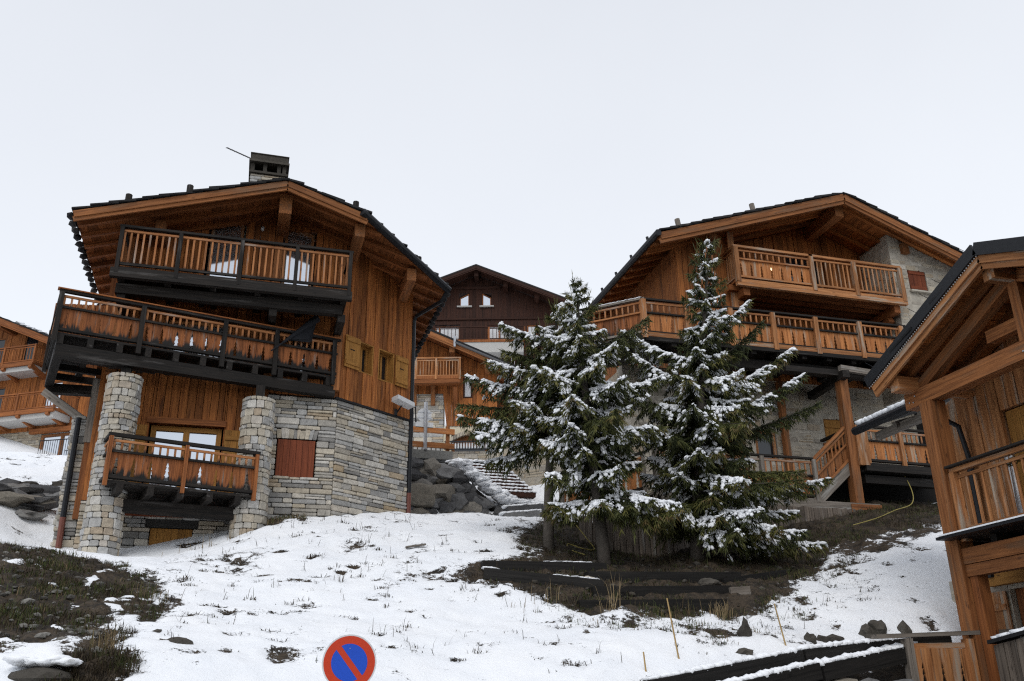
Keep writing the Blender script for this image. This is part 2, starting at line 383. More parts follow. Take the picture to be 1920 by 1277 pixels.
def railing(par, A, B, h, style='panel', posts=(0, 1), mr='wood_black', mb='wood_baluster', mp='wood_rotted', mpost='wood_black', split=.56, foot=.07, mat=None, bal=.125, pw=.10, post_over=.0, post_drop=.0, rail_h=.07):
    A, B = V3(A), V3(B); d = B - A; L = d.length; dn = d.normalized(); hx = V3((dn.x, dn.y, 0)).normalized(); n = V3((-hx.y, hx.x, 0)); Z = V3((0, 0, 1))
    at = lambda s, z: A + dn*s + Z*z
    b = MB(mat)
    b.beam(at(-.06, h - rail_h/2), at(L + .06, h - rail_h/2), .10, rail_h, n.cross(dn) if n.cross(dn).z > 0 else -n.cross(dn))
    b.build('handrail', mr, par)
    top = h - rail_h - .085; lo = foot
    rails = [(top, .045, .05, mb), (foot, .05, .06, mr)]
    if style == 'panel': lo = h*split; rails.append((lo, .05, .045, mr if mr == 'wood_black' else mb))
    for zz_, w_, h_, mm in rails:
        b = MB(mat); b.beam(at(0, zz_), at(L, zz_), w_, h_); b.build('cross_rail', mm, par)
    b = MB(mat); k = max(2, round(L/bal))
    for i in range(k):
        s = (i + .5)*L/k
        if any(abs(s - p*L) < pw*.6 for p in posts): continue
        b.beam(at(s, lo) + n*.004, at(s, top) + n*.004, .042, .026, n)
        if k < 8: b.build('baluster', mb, par); b = MB(mat)
    if b.v: b.build('balusters', mb, par)
    if style == 'panel':
        b = MB(mat); k = max(2, round(L/.165)); wd = L/k; y0, y1 = foot - .045, h*split; H = y1 - y0
        for i in range(k):
            s0, s1 = i*wd + .002, (i + 1)*wd - .002
            e0 = [(s0, 0), (s0, 1)]; e1 = [(s1, 0), (s1, 1)]
            prof = lambda x, sg: [(x, 0)] + [(x + sg*q*wd*1.1, z) for z, q in TREE] + [(x, 1)]
            if i % 2 == 1: e0 = prof(s0, 1)
            else: e1 = prof(s1, -1)
            if i == 0: e0 = [(s0, 0), (s0, 1)]
            if i == k - 1 and i % 2 == 0: e1 = [(s1, 0), (s1, 1)]
            pts = [at(s, y0 + z*H) + n*.028 for s, z in e0[::-1]] + [at(s, y0 + z*H) + n*.028 for s, z in e1]
            b.prism(pts, n*.022, (0, 0, 1), at((s0 + s1)/2, y0))
        b.build('board_panel', mp, par)
    for p in posts:
        b = MB(mat); b.beam(at(p*L, -.12 - post_drop) - n*.015, at(p*L, h - rail_h + post_over) - n*.015, pw, pw, hx); b.build('post', mpost, par)
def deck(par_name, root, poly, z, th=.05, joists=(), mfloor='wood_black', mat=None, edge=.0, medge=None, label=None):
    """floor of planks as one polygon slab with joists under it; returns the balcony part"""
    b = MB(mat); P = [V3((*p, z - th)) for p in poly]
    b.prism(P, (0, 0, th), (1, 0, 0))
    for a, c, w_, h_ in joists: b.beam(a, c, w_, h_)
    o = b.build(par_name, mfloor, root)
    if label: o['label'] = label
    return o
def window(root, fn, s0, s1, z0, z1, cols=2, mf='wood_honey', glass='glass', fw=.07, dep=-.10, ztr=None, name='window', mullz=()):
    """frame in the wall plane fn(s, z, d); ztr = height of the right top corner when the head slopes"""
    zl, zr = z1, (z1 if ztr is None else ztr); zt = lambda s: zl + (zr - zl)*(s - s0)/(s1 - s0)
    b = MB()
    def bar(p, q, w_=fw): b.beam(fn(*p, dep), fn(*q, dep), w_, .08, fn(0, 0, 1) - fn(0, 0, 0))
    b.M = None
    n = fn(0, 0, 1) - fn(0, 0, 0)
    def q4(P):
        b.add([fn(x, y, dep - .05) for x, y in P] + [fn(x, y, dep + .05) for x, y in P], MB.HEX, fn(P[1][0], P[1][1], 0) - fn(P[0][0], P[0][1], 0))
    q4([(s0, z0), (s0, zl), (s0 + fw, zt(s0 + fw)), (s0 + fw, z0)]); q4([(s1 - fw, z0), (s1 - fw, zt(s1 - fw)), (s1, zr), (s1, z0)])
    q4([(s0 + fw, z0), (s1 - fw, z0), (s1 - fw, z0 + fw), (s0 + fw, z0 + fw)][::1]); q4([(s0 + fw, zt(s0 + fw) - fw), (s1 - fw, zt(s1 - fw) - fw), (s1 - fw, zt(s1 - fw)), (s0 + fw, zt(s0 + fw))])
    for c in range(1, cols):
        s = s0 + (s1 - s0)*c/cols; q4([(s - fw*.6, z0 + fw), (s - fw*.6, zt(s) - fw), (s + fw*.6, zt(s) - fw), (s + fw*.6, z0 + fw)])
    for mz in mullz: q4([(s0 + fw, mz - .02), (s1 - fw, mz - .02), (s1 - fw, mz + .02), (s0 + fw, mz + .02)])
    o = b.build(name, mf, root)
    b = MB(); P = [(s0 + .02, z0 + .02), (s1 - .02, z0 + .02), (s1 - .02, zr - .02), (s0 + .02, zl - .02)]
    b.add([fn(x, y, dep - .02) for x, y in P] + [fn(x, y, dep - .008) for x, y in P], MB.HEX); b.build('pane', glass, o)
    return o
def shutter(root, fn, s0, s1, z0, z1, mat='wood_red', dep=.07, bars=True, name='shutter', label=None, slot=False):
    b = MB(); k = max(2, round((s1 - s0)/.14))
    for i in range(k):
        a, c = s0 + (s1 - s0)*i/k + .003, s0 + (s1 - s0)*(i + 1)/k - .003
        P = [(a, z0), (c, z0), (c, z1), (a, z1)]; b.add([fn(x, y, dep - .03) for x, y in P] + [fn(x, y, dep) for x, y in P], MB.HEX)
    if bars:
        for zz in (z0 + (z1 - z0)*.15, z1 - (z1 - z0)*.12):
            P = [(s0 + .02, zz - .05), (s1 - .02, zz - .05), (s1 - .02, zz + .05), (s0 + .02, zz + .05)]
            b.add([fn(x, y, dep + .001) for x, y in P] + [fn(x, y, dep + .025) for x, y in P], MB.HEX, (1, 0, 0))
    o = b.build(name, mat, root)
    if label: o['label'] = label
    if slot:
        b = MB(); zz = z0 + (z1 - z0)*.58; sm = (s0 + s1)/2
        P = [(sm - .09, zz - .014), (sm + .06, zz - .02), (sm + .06, zz + .006), (sm - .09, zz + .012)]
        b.add([fn(x, y, dep - .01) for x, y in P] + [fn(x, y, dep + .004) for x, y in P], MB.HEX); b.build('slot', 'dark_void', o)
    return o
def roof(root, xr, zr, mL, mR, xl, xR, y0, y1, mat=None, clip=None, wood='wood_orange', wsoff='wood_shade', ridge_purlin=(.26, .5), purl=(), rafter_dy=.55, sl=(.5, .5), slate=True, barge=(.26, .12), thick=.05, rwood=None, course=.34, oneslab=False):
    """gable roof; ridge along local y at (xr, zr) = top of the soffit boards; clip(x) -> first y of the slope at x"""
    clip = clip or (lambda x: y0)
    zx = lambda x: zr - (mL*(xr - x) if x < xr else mR*(x - xr))
    b = MB(mat)                                   # the stone slates
    for sg in (-1, 1):
        m = mL if sg < 0 else mR; xe = xl if sg < 0 else xR; W = abs(xe - xr); k = max(2, round(W/course))
        if oneslab:
            ys = y0 - .06
            P = [(xr, ys, zx(xr) + thick + .02), (xe + sg*.08, ys, zx(xe) + thick + .02 - m*.08), (xe + sg*.08, y1, zx(xe) + thick + .02 - m*.08), (xr, y1, zx(xr) + thick + .02)]
            b.prism(P if sg > 0 else P[::-1], (0, 0, .10), (0, 1, 0)); continue
        for i in range(k):
            xa = xr + sg*W*(i + 1)/k; xb = xr + sg*(W*(i - .55)/k) if i else xr - sg*.03
            ys = clip(xr + sg*W*(i + .9)/k); y = ys - .07 + U(-.03, .03)
            while y < y1:
                l = U(*((.35, .75) if slate else (1.5, 2.5))); t = U(.035, .055); e = U(.02, .07)*(1 if True else 0)
                zo = thick + .035 + U(0, .015)
                x_a = xa + sg*e
                P = [(x_a, y, zx(xa) - m*e + zo + .02), (x_a, min(y + l - .01, y1), zx(xa) - m*e + zo + .02), (xb, min(y + l - .01, y1), zx(xr + sg*abs(xb - xr)) + zo - .028), (xb, y + U(-.02, .02), zx(xr + sg*abs(xb - xr)) + zo - .028)]
                P = [V3(p) for p in P]
                b.prism(P if sg < 0 else P[::-1], (0, 0, t)); y += l
    o = b.build('roof', 'slate_roof', root)
    b = MB(mat)                                   # soffit boards
    for sg in (-1, 1):
        xe = xl if sg < 0 else xR; W = abs(xe - xr); k = max(2, round(W/.19))
        for i in range(k):
            x0, x1 = xr + sg*W*i/k, xr + sg*(W*(i + 1)/k - .006)
            a, c = (x0, x1) if x0 < x1 else (x1, x0)
            ya, yc = clip(a) + .03, clip(c) + .03
            P = [(a, ya, zx(a)), (c, yc, zx(c)), (c, y1 - .03, zx(c)), (a, y1 - .03, zx(a))]
            b.prism(P, (0, 0, thick - .015), (0, 1, 0))
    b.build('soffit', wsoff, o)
    for sg in (-1, 1):                            # rafters
        xe = xl if sg < 0 else xR; y = y0 + .42
        while y < y1 - .1:
            # farthest x where the clip still lets the rafter run
            x = xe
            if clip(x) > y:
                for q in range(60):
                    x = xe + (xr - xe)*q/60
                    if clip(x) <= y - .05: break
            b = MB(mat); x -= sg*.03
            b.beam((xr + sg*.01, y, zx(xr) - .062), (x, y, zx(x) - .062), .10, .12, (0, 0, 1))
            b.build('rafter', rwood or wsoff, o); y += rafter_dy
    for (x, w_, h_, ya, yb) in purl:
        b = MB(mat); b.beam((x, ya, zx(x) - .12 - h_/2), (x, yb, zx(x) - .12 - h_/2), w_, h_); b.build('purlin', wood, o)
    for sg in (-1, 1):                            # barge boards along the front verge
        xe = xl if sg < 0 else xR; x = xe
        if clip(x) > y0 + .01:
            for q in range(80):
                x = xe + (xr - xe)*q/80
                if clip(x) <= y0 + .01: break
        h1, h2 = barge
        for dz, hh, dy, wm in ((-h1/2 + thick, h1, 0, wood), (-h1 - h2/2 + thick + .03, h2, .035, wood)):
            if hh <= 0: continue
            b = MB(mat); b.beam((xr, y0 + dy - .012, zx(xr) + dz), (x, y0 + dy - .012, zx(x) + dz), .05, hh, (0, 0, 1)); b.build('barge_board', wm, o)
    return o, zx

# ================================================================== TERRAIN
CTL = np.array([(-2.3, 11.2, 1.92), (-1.55, 11.3, 1.92), (-0.76, 11.5, 1.92), (1.34, 11.9, 1.92), (3.74, 12.0, 1.91), (5.02, 11.9, 1.91), (5.92, 12.0, 1.94), (7.0, 12.3, 2.13), (-3.03, 14.0, 2.84), (-2.08, 14.2, 2.87), (-1.07, 14.6, 2.92), (0.43, 15.0, 2.98), (2.06, 15.0, 3.0), (3.79, 15.0, 3.03), (5.52, 14.7, 3.02), (6.81, 14.4, 2.93), (7.97, 13.9, 2.73), (8.15, 12.7, 2.38), (9.35, 13.6, 2.64), (10.45, 13.3, 2.65), (11.41, 13.3, 2.74), (-3.86, 17.0, 4.14), (-2.96, 18.0, 4.21), (-1.8, 19.0, 4.3), (-1.64, 20.5, 4.57), (-0.41, 20.5, 4.89), (0.43, 20.6, 5.33), (1.02, 18.2, 4.36), (2.04, 21.6, 5.74), (2.98, 22.5, 6.02), (3.96, 23.2, 6.17), (1.81, 18.0, 4.36), (3.04, 18.0, 4.39), (5.21, 23.5, 6.28), (6.93, 22.0, 6.01), (4.37, 17.3, 4.23), (5.9, 17.8, 4.52), (6.66, 16.8, 4.1), (8.69, 17.0, 4.25), (7.9, 17.8, 4.38), (4.95, 15.8, 3.57), (6.61, 15.0, 3.24), (8.97, 15.5, 3.52), (11.37, 18.3, 4.81), (13.88, 18.8, 5.34), (16.07, 19.5, 6.08), (16.58, 19.0, 5.87), (10.87, 15.6, 3.67), (12.48, 16.2, 4.2), (13.46, 15.8, 4.28), (11.39, 14.2, 3.33), (-5.36, 23.0, 5.84), (-4.6, 23.0, 5.21), (-4.89, 21.5, 4.9), (-5.45, 31.0, 8.39), (-8.27, 34.0, 9.85), (-5.91, 33.0, 9.55), (-5.8, 28.0, 7.24), (-14.0, 9.0, 0.2), (-6.0, 8.5, 0.0), (0.0, 8.8, 0.0), (4.0, 9.0, 0.0), (7.0, 9.2, 0.0), (10.0, 9.5, 0.2), (14.0, 10.0, 0.6), (12.0, 8.0, 0.0), (20.0, 6.0, 0.0), (-14.0, 5.0, 0.0), (0.0, 4.0, 0.0), (8.0, 4.0, 0.0), (0.0, -10.0, -0.3), (20.0, -10.0, -0.3), (-20.0, -10.0, -0.3), (6.6, 11.2, 1.0), (8.0, 11.6, 1.1), (9.6, 11.9, 1.15), (10.8, 11.9, 1.25), (-4.0, 10.2, 1.2), (1.0, 10.4, 0.9), (4.0, 10.5, 0.9), (-14.0, 17.0, 3.8), (-14.0, 25.0, 7.0), (-20.0, 35.0, 11.0), (-12.0, 45.0, 11.6), (-9.0, 39.0, 10.6), (-9.5, 50.0, 12.6), (-5.0, 45.0, 12.0), (-5.0, 24.0, 6.0), (-4.3, 22.0, 4.9), (-3.0, 24.0, 6.0), (11.0, 31.0, 9.5), (16.0, 28.0, 9.5), (22.0, 26.0, 8.2), (19.0, 21.0, 6.6), (26.0, 20.0, 6.2), (24.0, 14.0, 3.5), (17.0, 13.0, 2.6), (0.0, 45.0, 12.5), (9.0, 37.0, 11.2), (10.0, 41.0, 12.0), (5.5, 37.0, 11.2), (5, 42, 12.2), (8.4, 30.0, 8.1), (8.2,31.3,9.2), (5.6,32.5,9.6), (8.2,33,9.75), (14.0, 46.0, 13.5), (25.0, 45.0, 15.0), (10.0, 62.0, 24.0), (22.0, 62.0, 24.0), (-12.0, 62.0, 20.0), (35.0, 40.0, 13.0), (-40.0, 30.0, 10.0), (-40.0, 60.0, 18.0), (40.0, 60.0, 20.0), (35.0, 20.0, 6.0), (5, 28.3, 6.8), (7, 28, 6.8), (9, 28, 6.9), (6, 31, 9.5), (9.3, 31.0, 8.6), (7.5, 25.5, 6.2), (5, 25.5, 6.25), (2.5, 26, 7.0)])
def _ker(d2): return np.sqrt(d2 + .45)
def _solve():
    n = len(CTL); D = ((CTL[:, None, :2] - CTL[None, :, :2])**2).sum(2)
    A = np.zeros((n + 3, n + 3)); A[:n, :n] = _ker(D) + np.eye(n)*(-.04); A[:n, n] = 1; A[:n, n+1:] = CTL[:, :2]; A[n, :n] = 1; A[n+1:, :n] = CTL[:, :2].T
    return np.linalg.solve(A, np.r_[CTL[:, 2], 0, 0, 0])
COEF = _solve()
def gzv(x, y):
    n = len(CTL); out = np.empty(len(x))
    for i in range(0, len(x), 20000):
        a, c = x[i:i+20000], y[i:i+20000]
        d = (a[:, None] - CTL[None, :, 0])**2 + (c[:, None] - CTL[None, :, 1])**2
        out[i:i+20000] = _ker(d) @ COEF[:n] + COEF[n] + COEF[n+1]*a + COEF[n+2]*c
    return out
def gz(x, y): return float(gzv(np.array([float(x)]), np.array([float(y)]))[0])
def vnoise(x, y, seed=0):
    xi, yi = np.floor(x).astype(np.int64), np.floor(y).astype(np.int64); xf, yf = x - xi, y - yi
    def h(a, c):
        q = (a*374761393 + c*668265263 + seed*974634777) & 0xffffffff
        q = ((q ^ (q >> 13))*1274126177) & 0xffffffff
        return ((q ^ (q >> 16)) & 0xffff)/65535.
    u, v = xf*xf*(3 - 2*xf), yf*yf*(3 - 2*yf)
    return (h(xi, yi)*(1 - u) + h(xi + 1, yi)*u)*(1 - v) + (h(xi, yi + 1)*(1 - u) + h(xi + 1, yi + 1)*u)*v
def fbm(x, y, seed=0, oct=4):
    s = 0; a = .5; t = 0
    for o in range(oct): s = s + a*vnoise(x*2**o + o*17.3, y*2**o + o*9.1, seed + o); t += a; a *= .55
    return s/t
def polydist(x, y, P):
    """signed distance, positive inside"""
    P = np.array(P); d = np.full(len(x), 1e9); ins = np.zeros(len(x), bool)
    for (ax, ay), (bx, by) in zip(P, np.roll(P, -1, 0)):
        ex, ey = bx - ax, by - ay; t = np.clip(((x - ax)*ex + (y - ay)*ey)/(ex*ex + ey*ey + 1e-12), 0, 1)
        d = np.minimum(d, np.hypot(x - ax - t*ex, y - ay - t*ey))
        cnd = (ay > y) != (by > y)
        with np.errstate(divide='ignore', invalid='ignore'): xx = (bx - ax)*(y - ay)/(by - ay + 1e-15) + ax
        ins ^= cnd & (x < xx)
    return np.where(ins, d, -d)
Z1 = [(-7, 20), (-4.87, 19.14), (-3.47, 17.52), (-2.71, 17.57), (-1.93, 16.99), (-1.46, 16.22), (-1.27, 15.36), (-1.05, 14.9), (-1.23, 14.05), (-1.75, 14.34), (-1.8, 13.54), (-1.85, 12.94), (-1.95, 12.53), (-2.18, 12.79), (-2.34, 12.21), (-2.82, 12.01), (-7, 12)]
Z1b = [(-1.88, 12.44), (-1.68, 13.41), (-1.36, 13.2), (-1.3, 11.97), (-1.1, 11.94), (-1.03, 11.5), (-1.0, 10.6), (-1.7, 10.6)]
Z2 = [(6.46, 20.32), (5.63, 18.46), (5.31, 17.26), (4.27, 16.9), (4.19, 16.39), (4.57, 15.84), (5.14, 15.22), (5.69, 14.67), (6.86, 14.5), (7.87, 14.55), (8.38, 14.55), (9.66, 15.36), (10.59, 16.21), (11.75, 17.11), (12.85, 18.22), (14.16, 18.4), (15.42, 18.44), (16.4, 18.57), (19, 19.5), (19, 23), (10, 23), (7.2, 21.5)]
Z3 = [(5.14, 15.22), (5.69, 14.67), (6.86, 14.5), (8.38, 14.55), (9.66, 15.36), (11.75, 17.11), (12.57, 17.13), (9.63, 14.53), (7.86, 13.09), (6.5, 12.61), (6.17, 13.47), (4.84, 14.35)]
Z4 = [(6.0, 21.66), (6.72, 21.34), (6.3, 19.62), (5.44, 19.22)]
Z5 = [(11.75, 17.11), (12.85, 18.22), (14.16, 18.4), (15.42, 18.44), (16.4, 18.57), (15.02, 17.67), (13.62, 17.06), (11.94, 16.34)]
Z6 = [(5.2, 11.72), (7.7, 12.12), (9.8, 12.80), (10.7, 12.95), (11, 12.7), (13, 12.5), (13, 9), (5.2, 9)]
Z7 = [(.2, 21.6), (.2, 20.7), (.6, 20.75), (1.3, 21.2), (1.3, 21.6)]
TUFTS = [(1.47, 19.12), (1.1, 17.66), (1.73, 17.0), (1.94, 17.25), (0.73, 18.34), (1.3, 17.88), (0.23, 14.82), (-0.12, 14.9), (-0.36, 15.17), (-0.59, 14.61), (-0.69, 14.41), (0.91, 15.03), (1.66, 14.73), (-0.07, 13.33), (0.41, 13.6), (0.48, 13.16), (-0.11, 12.54), (-1.06, 15.21), (4.06, 17.81), (4.68, 18.56), (4.61, 17.83), (3.92, 16.32), (3.65, 16.39), (4.3, 15.88), (2.13, 15.57), (2.0, 13.66), (2.01, 12.91), (2.9, 12.66), (3.32, 13.16), (4.39, 15.54), (4.43, 12.3), (5.95, 19.89), (5.56, 19.84), (5.5, 20.53), (4.86, 13.89), (5.06, 13.53), (5.84, 13.52), (6.25, 13.64), (6.84, 12.74), (7.34, 13.13), (-1.05, 13.01), (-1.35, 14.2), (-0.88, 12.63), (-1.18, 12.09), (1.34, 16.77), (1.56, 17.28), (0.79, 15.04), (-0.16, 21.09), (-0.03, 19.78), (6.43, 12.47), (5.53, 13.6), (4.72, 14.8), (-0.94, 16.49), (-0.64, 17.12), (0.34, 16.82), (2.94, 17.34), (3.09, 16.0), (3.44, 16.82), (2.65, 15.02), (4.37, 12.98), (4.3, 14.03), (1.91, 19.15), (2.61, 19.6), (3.22, 20.6), (4.14, 19.74), (11.16, 14.76), (11.18, 15.38), (11.39, 16.12), (12.21, 15.28), (11.44, 14.01), (12.55, 16.13)]
def barev(x, y):
    b = np.full(len(x), .0)
    n1, n2 = fbm(x*.9, y*.9, 3), fbm(x*3.5, y*3.5, 8)
    f = (n1 - .5)*.9 + (n2 - .5)*.7
    for Z, base, k in ((Z1, .62, .9), (Z1b, .50, 1.2), (Z2, .62, .9), (Z6, .8, 2.)):
        d = polydist(x, y, Z); b = np.maximum(b, np.clip(base + np.clip(d*k, -.6, .5) + f*np.where(d < .5, .85, .25) - (np.clip((fbm(x*2.3, y*3.1, 91, 3) - .66)*7, 0, .9) if Z is Z1 else 0), 0, 1.3))
    for Z, base in ((Z3, .33), (Z4, .36), (Z5, .40), (Z7, .62)):
        d = polydist(x, y, Z); b = np.maximum(b, np.clip(base + np.clip(d*.9, -.6, .10) + f*1.0, 0, 1))
    rt = np.random.RandomState(6); wob = (fbm(x*4, y*5, 41, 3) - .5)*.9
    for tx, ty in TUFTS:
        rx, ry = rt.uniform(.10, .26), rt.uniform(.06, .16); q = ((x - tx)/rx)**2 + ((y - ty)/ry)**2
        b = np.maximum(b, np.where(q < 8, .66*np.exp(-q*.8) + wob*np.exp(-q*.4), 0))
    spots = (fbm(x*1.7, y*2.6, 21, 3) - .5)*1.5 + (fbm(x*.45, y*.45, 33, 2) - .5)*.6
    return np.maximum(b, np.clip(spots + .06, 0, .62))
def build_ground():
    ax = np.r_[np.array([-400, -200, -100, -60, -40]), np.arange(-30, -8, 1.), np.arange(-8, 14, .075), np.arange(14, 22, .15), np.arange(22, 36, 1.), np.array([40, 60, 100, 200, 400])]
    ay = np.r_[np.array([-300, -120, -50, -20, -8]), np.arange(-4, 9, .5), np.arange(9, 20, .075), np.arange(20, 34, .15), np.arange(34, 70, 1.), np.array([75, 90, 120, 200, 400, 900])]
    X, Y = np.meshgrid(ax, ay); x, y = X.ravel(), Y.ravel()
    cx, cy = np.clip(x, -40, 40), np.clip(y, -10, 64)
    z = gzv(cx, cy); z = np.minimum(z, 26)
    near = (np.abs(x - 4) < 18) & (y > 5) & (y < 36)
    b = barev(x, y); road = y < 9.0
    cover = 1 - np.clip((b - .3)/.3, 0, 1)
    z = z + np.where(near, cover*.05 + (fbm(x*1.1, y*1.1, 5) - .5)*.16 + (fbm(x*5, y*5, 9, 3) - .5)*(.05 + .13*(1 - cover)), 0)
    b = np.where(road, 1.0, b)
    nx, ny = len(ax), len(ay)
    i = np.arange(nx*ny).reshape(ny, nx); F = np.stack([i[:-1, :-1], i[:-1, 1:], i[1:, 1:], i[1:, :-1]], -1).reshape(-1, 4)
    me = bpy.data.meshes.new('ground'); me.vertices.add(nx*ny); me.vertices.foreach_set('co', np.stack([x, y, z], -1).ravel())
    me.loops.add(F.size); me.loops.foreach_set('vertex_index', F.ravel()); me.polygons.add(len(F))
    me.polygons.foreach_set('loop_start', np.arange(0, F.size, 4)); me.polygons.foreach_set('loop_total', np.full(len(F), 4))
    me.polygons.foreach_set('use_smooth', np.ones(len(F), bool)); me.update(); me.validate()
    a = me.attributes.new('bare', 'FLOAT', 'POINT'); a.data.foreach_set('value', b.astype(np.float32))
    me.materials.append(M['ground']); o = bpy.data.objects.new('ground', me); COL.objects.link(o); o['kind'] = 'structure'
build_ground()

# ================================================================== LEFT CHALET
def left_chalet():
    root = thing('wooden_chalet', 'tall chalet with two round stone columns, three stacked balconies and a chimney', 'chalet', (0, 23, 4.7))
    clip = lambda x: 20.0 if x < 2.2 else 20.0 + (x - 2.2)*.79
    rf, zx = roof(root, .22, 13.52, .33, .34, -4.35, 4.6, 20.0, 27.6, clip=clip,
                  purl=[(.22, .30, .52, 20.35, 27.4), (-2.6, .22, .30, 20.7, 27.4), (2.05, .24, .34, 20.25, 27.4), (3.55, .24, .34, 21.35, 27.4)], barge=(.15, .12), wood='wood_post')
    # the gutter along the cut-off corner and the dark eave edges
    one(lambda b: b.tube([(2.05, 19.90, zx(2.05) + .04), (3.3, 20.86, zx(3.3) + .02), (4.66, 21.92, zx(4.66) + .02)], .10, 10), 'gutter', 'metal_dark', rf)
    for i in range(22):
        y = 20.1 + i*.34; one(lambda b: b.lump((-4.42, y, zx(-4.42) - .01), .10, .15, .07, n=1), 'eave_stone', 'slate_roof', rf)
        if y > 21.9: one(lambda b: b.lump((4.66, y, zx(4.66) - .01), .10, .15, .07, n=1), 'eave_stone', 'slate_roof', rf)
    for x, y in ((-3.3, 20.15), (-2.0, 20.12), (1.9, 20.15), (3.75, 21.5)):
        one(lambda b: b.tube([(x, y, zx(x) + .05), (x, y, zx(x) + .38)], .075, 8), 'snow_guard_post', 'wood_black', rf)
    # chimney with its slab cap, and the aerial on it
    ch = one(lambda b: stones(b, lambda s, z, d: V3((-.74 + s, 21.9 - d, z)), 0.92, 13.2, 14.790, prot=(.0, .03)), 'chimney', 'stone_column', rf)
    def core(b):
        b.box(-.73, .17, 21.92, 22.85, 13.0, 14.820)
    one(core, 'chimney_core', 'mortar_pale', ch)
    def cap(b):
        b.box(-.78, .22, 21.84, 22.9, 14.820, 14.880); b.box(-.80, .24, 21.8, 22.94, 15.140, 15.200); b.box(-.76, .2, 21.84, 22.9, 15.205, 15.380); b.box(-.78, .22, 21.82, 22.92, 15.385, 15.410)
        for x in (-.70, -.38, -.02, .12): b.box(x - .05, x + .05, 21.9, 22.85, 14.880, 15.140)
    one(cap, 'chimney_cap', 'stone_rock', ch)
    one(lambda b: b.box(-.62, .05, 22.2, 22.6, 14.830, 15.130), 'flue', 'dark_void', ch)
    def aerial(b):
        b.tube([(-.70, 22.4, 15.340), (-.70, 22.4, 15.720)], .016, 5)
        a, c = V3((-.50, 22.4, 15.460)), V3((-1.42, 22.25, 15.700)); b.tube([a, c], .018, 5)
        for i in range(9):
            p = a.lerp(c, i/8.); b.tube([p + V3((-.02, -.1, -.07)), p + V3((.02, .1, .07))], .012, 4)
        for x in (-.62, -.50, -.36): b.tube([(x, 22.4, 15.440), (x - .08, 22.4, 15.740)], .013, 4)
        b.tube([(-.66, 22.4, 15.640), (-.34, 22.4, 15.680)], .008, 4)
    one(aerial, 'aerial', 'metal_grey', ch)
    # walls
    A, B, Cc = (-3.5, 21.6), (1.87, 21.6), (3.85, 23.0)
    F = wallfn(A, B, (0, -1)); cn = (1.4, -1.98); Fc = wallfn(B, Cc, cn)
    ops = [(1.94, 2.83, 10.98, 13.1), (3.75, 4.58, 10.98, 13.1), (1.25, 2.75, 9.1, 10.35), (4.2, 4.75, 9.15, 10.15), (1.18, 2.80, 6.02, 7.72)]
    wz = lambda X0: (lambda s: zx(X0 + s) - .02)
    one(lambda b: wall_boards(b, A, B, lambda s: 5.9 if s < 3.55 else 8.66, wz(-3.5), (0, -1), ops, wd=.17), 'wall', 'wood_orange', root)
    cops = [(.57, 1.05, 9.5, 10.32), (1.23, 1.79, 9.47, 10.32)]
    def czt(s): x = 1.87 + s*.8165; return zx(x) - .02
    one(lambda b: wall_boards(b, B, Cc, 8.66, czt, cn, cops, wd=.15, th=.04), 'wall', 'wood_orange', root)
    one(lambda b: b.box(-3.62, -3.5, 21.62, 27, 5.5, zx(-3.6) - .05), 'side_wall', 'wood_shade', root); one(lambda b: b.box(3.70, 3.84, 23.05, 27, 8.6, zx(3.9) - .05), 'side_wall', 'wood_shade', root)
    for x in (-3.3, .17, 1.78): one(lambda b: b.beam((x, 21.50, 8.8), (x, 21.50, min(zx(x) - .05, 12.6)), .2, .2, (0, 1, 0)), 'corner_post', 'wood_post', root)
    one(lambda b: slab(b, F, 5.37, 3.0, 8.66, openings=[(0, 3.5, 5.95, 9), (1.46, 2.40, 3.0, 5.38), (3.98, 4.96, 6.6, 7.6)], d0=-.2, d1=-.035) or slab(b, Fc, 2.425, 3.0, 8.64, d0=-.2, d1=-.035), 'wall_core', 'mortar_dark', root)
    sops = [(4.02, 4.93, 6.64, 7.55), (4.0, 4.95, 7.56, 7.80), (1.48, 2.38, 3, 5.37), (1.38, 2.48, 5.372, 5.56)]
    def sw(b):
        stones(b, F, 3.5, 3.6, 5.9, openings=sops); 
        stones(b, wallfn((.0, 21.6), B, (0, -1)), 1.87, 4.9, 8.62, openings=[(o[0] - 3.5, o[1] - 3.5, o[2], o[3]) for o in sops])
        stones(b, Fc, 2.43, 5.2, 8.62)
        # the upright stones over the shuttered window
        x = .52
        while x < 1.43:
            w_ = U(.05, .12); P = [(x + 3.5, 7.57), (x + 3.5 + w_ - .012, 7.57), (x + 3.51 + w_ + (x - .97)*.06, 7.79 + U(-.02, .03)), (x + 3.5 + (x - .97)*.06, 7.79 + U(-.02, .03))]
            b.add([F(p, q, -.05) for p, q in P] + [F(p, q, U(.02, .05)) for p, q in P], MB.HEX); x += w_
    one(sw, 'stone_wall', 'stone_slate', root)
    one(lambda b: b.beam((1.80, 21.55, 8.64), (3.88, 23.02, 8.64), .12, .05), 'wall_sill', 'slate_roof', root)
    def butt(b):
        stones(b, wallfn((-3.95, 21.78), (-3.52, 21.78), (0, -1)), .43, 4.2, 7.85)
        stones(b, wallfn((-3.95, 23.6), (-3.95, 21.78), (-1, 0)), 1.8, 4.2, 7.85)
    o = one(butt, 'buttress', 'stone_slate', root)
    one(lambda b: b.box(-3.92, -3.5, 21.82, 23.6, 4, 7.83), 'buttress_core', 'mortar_dark', o)
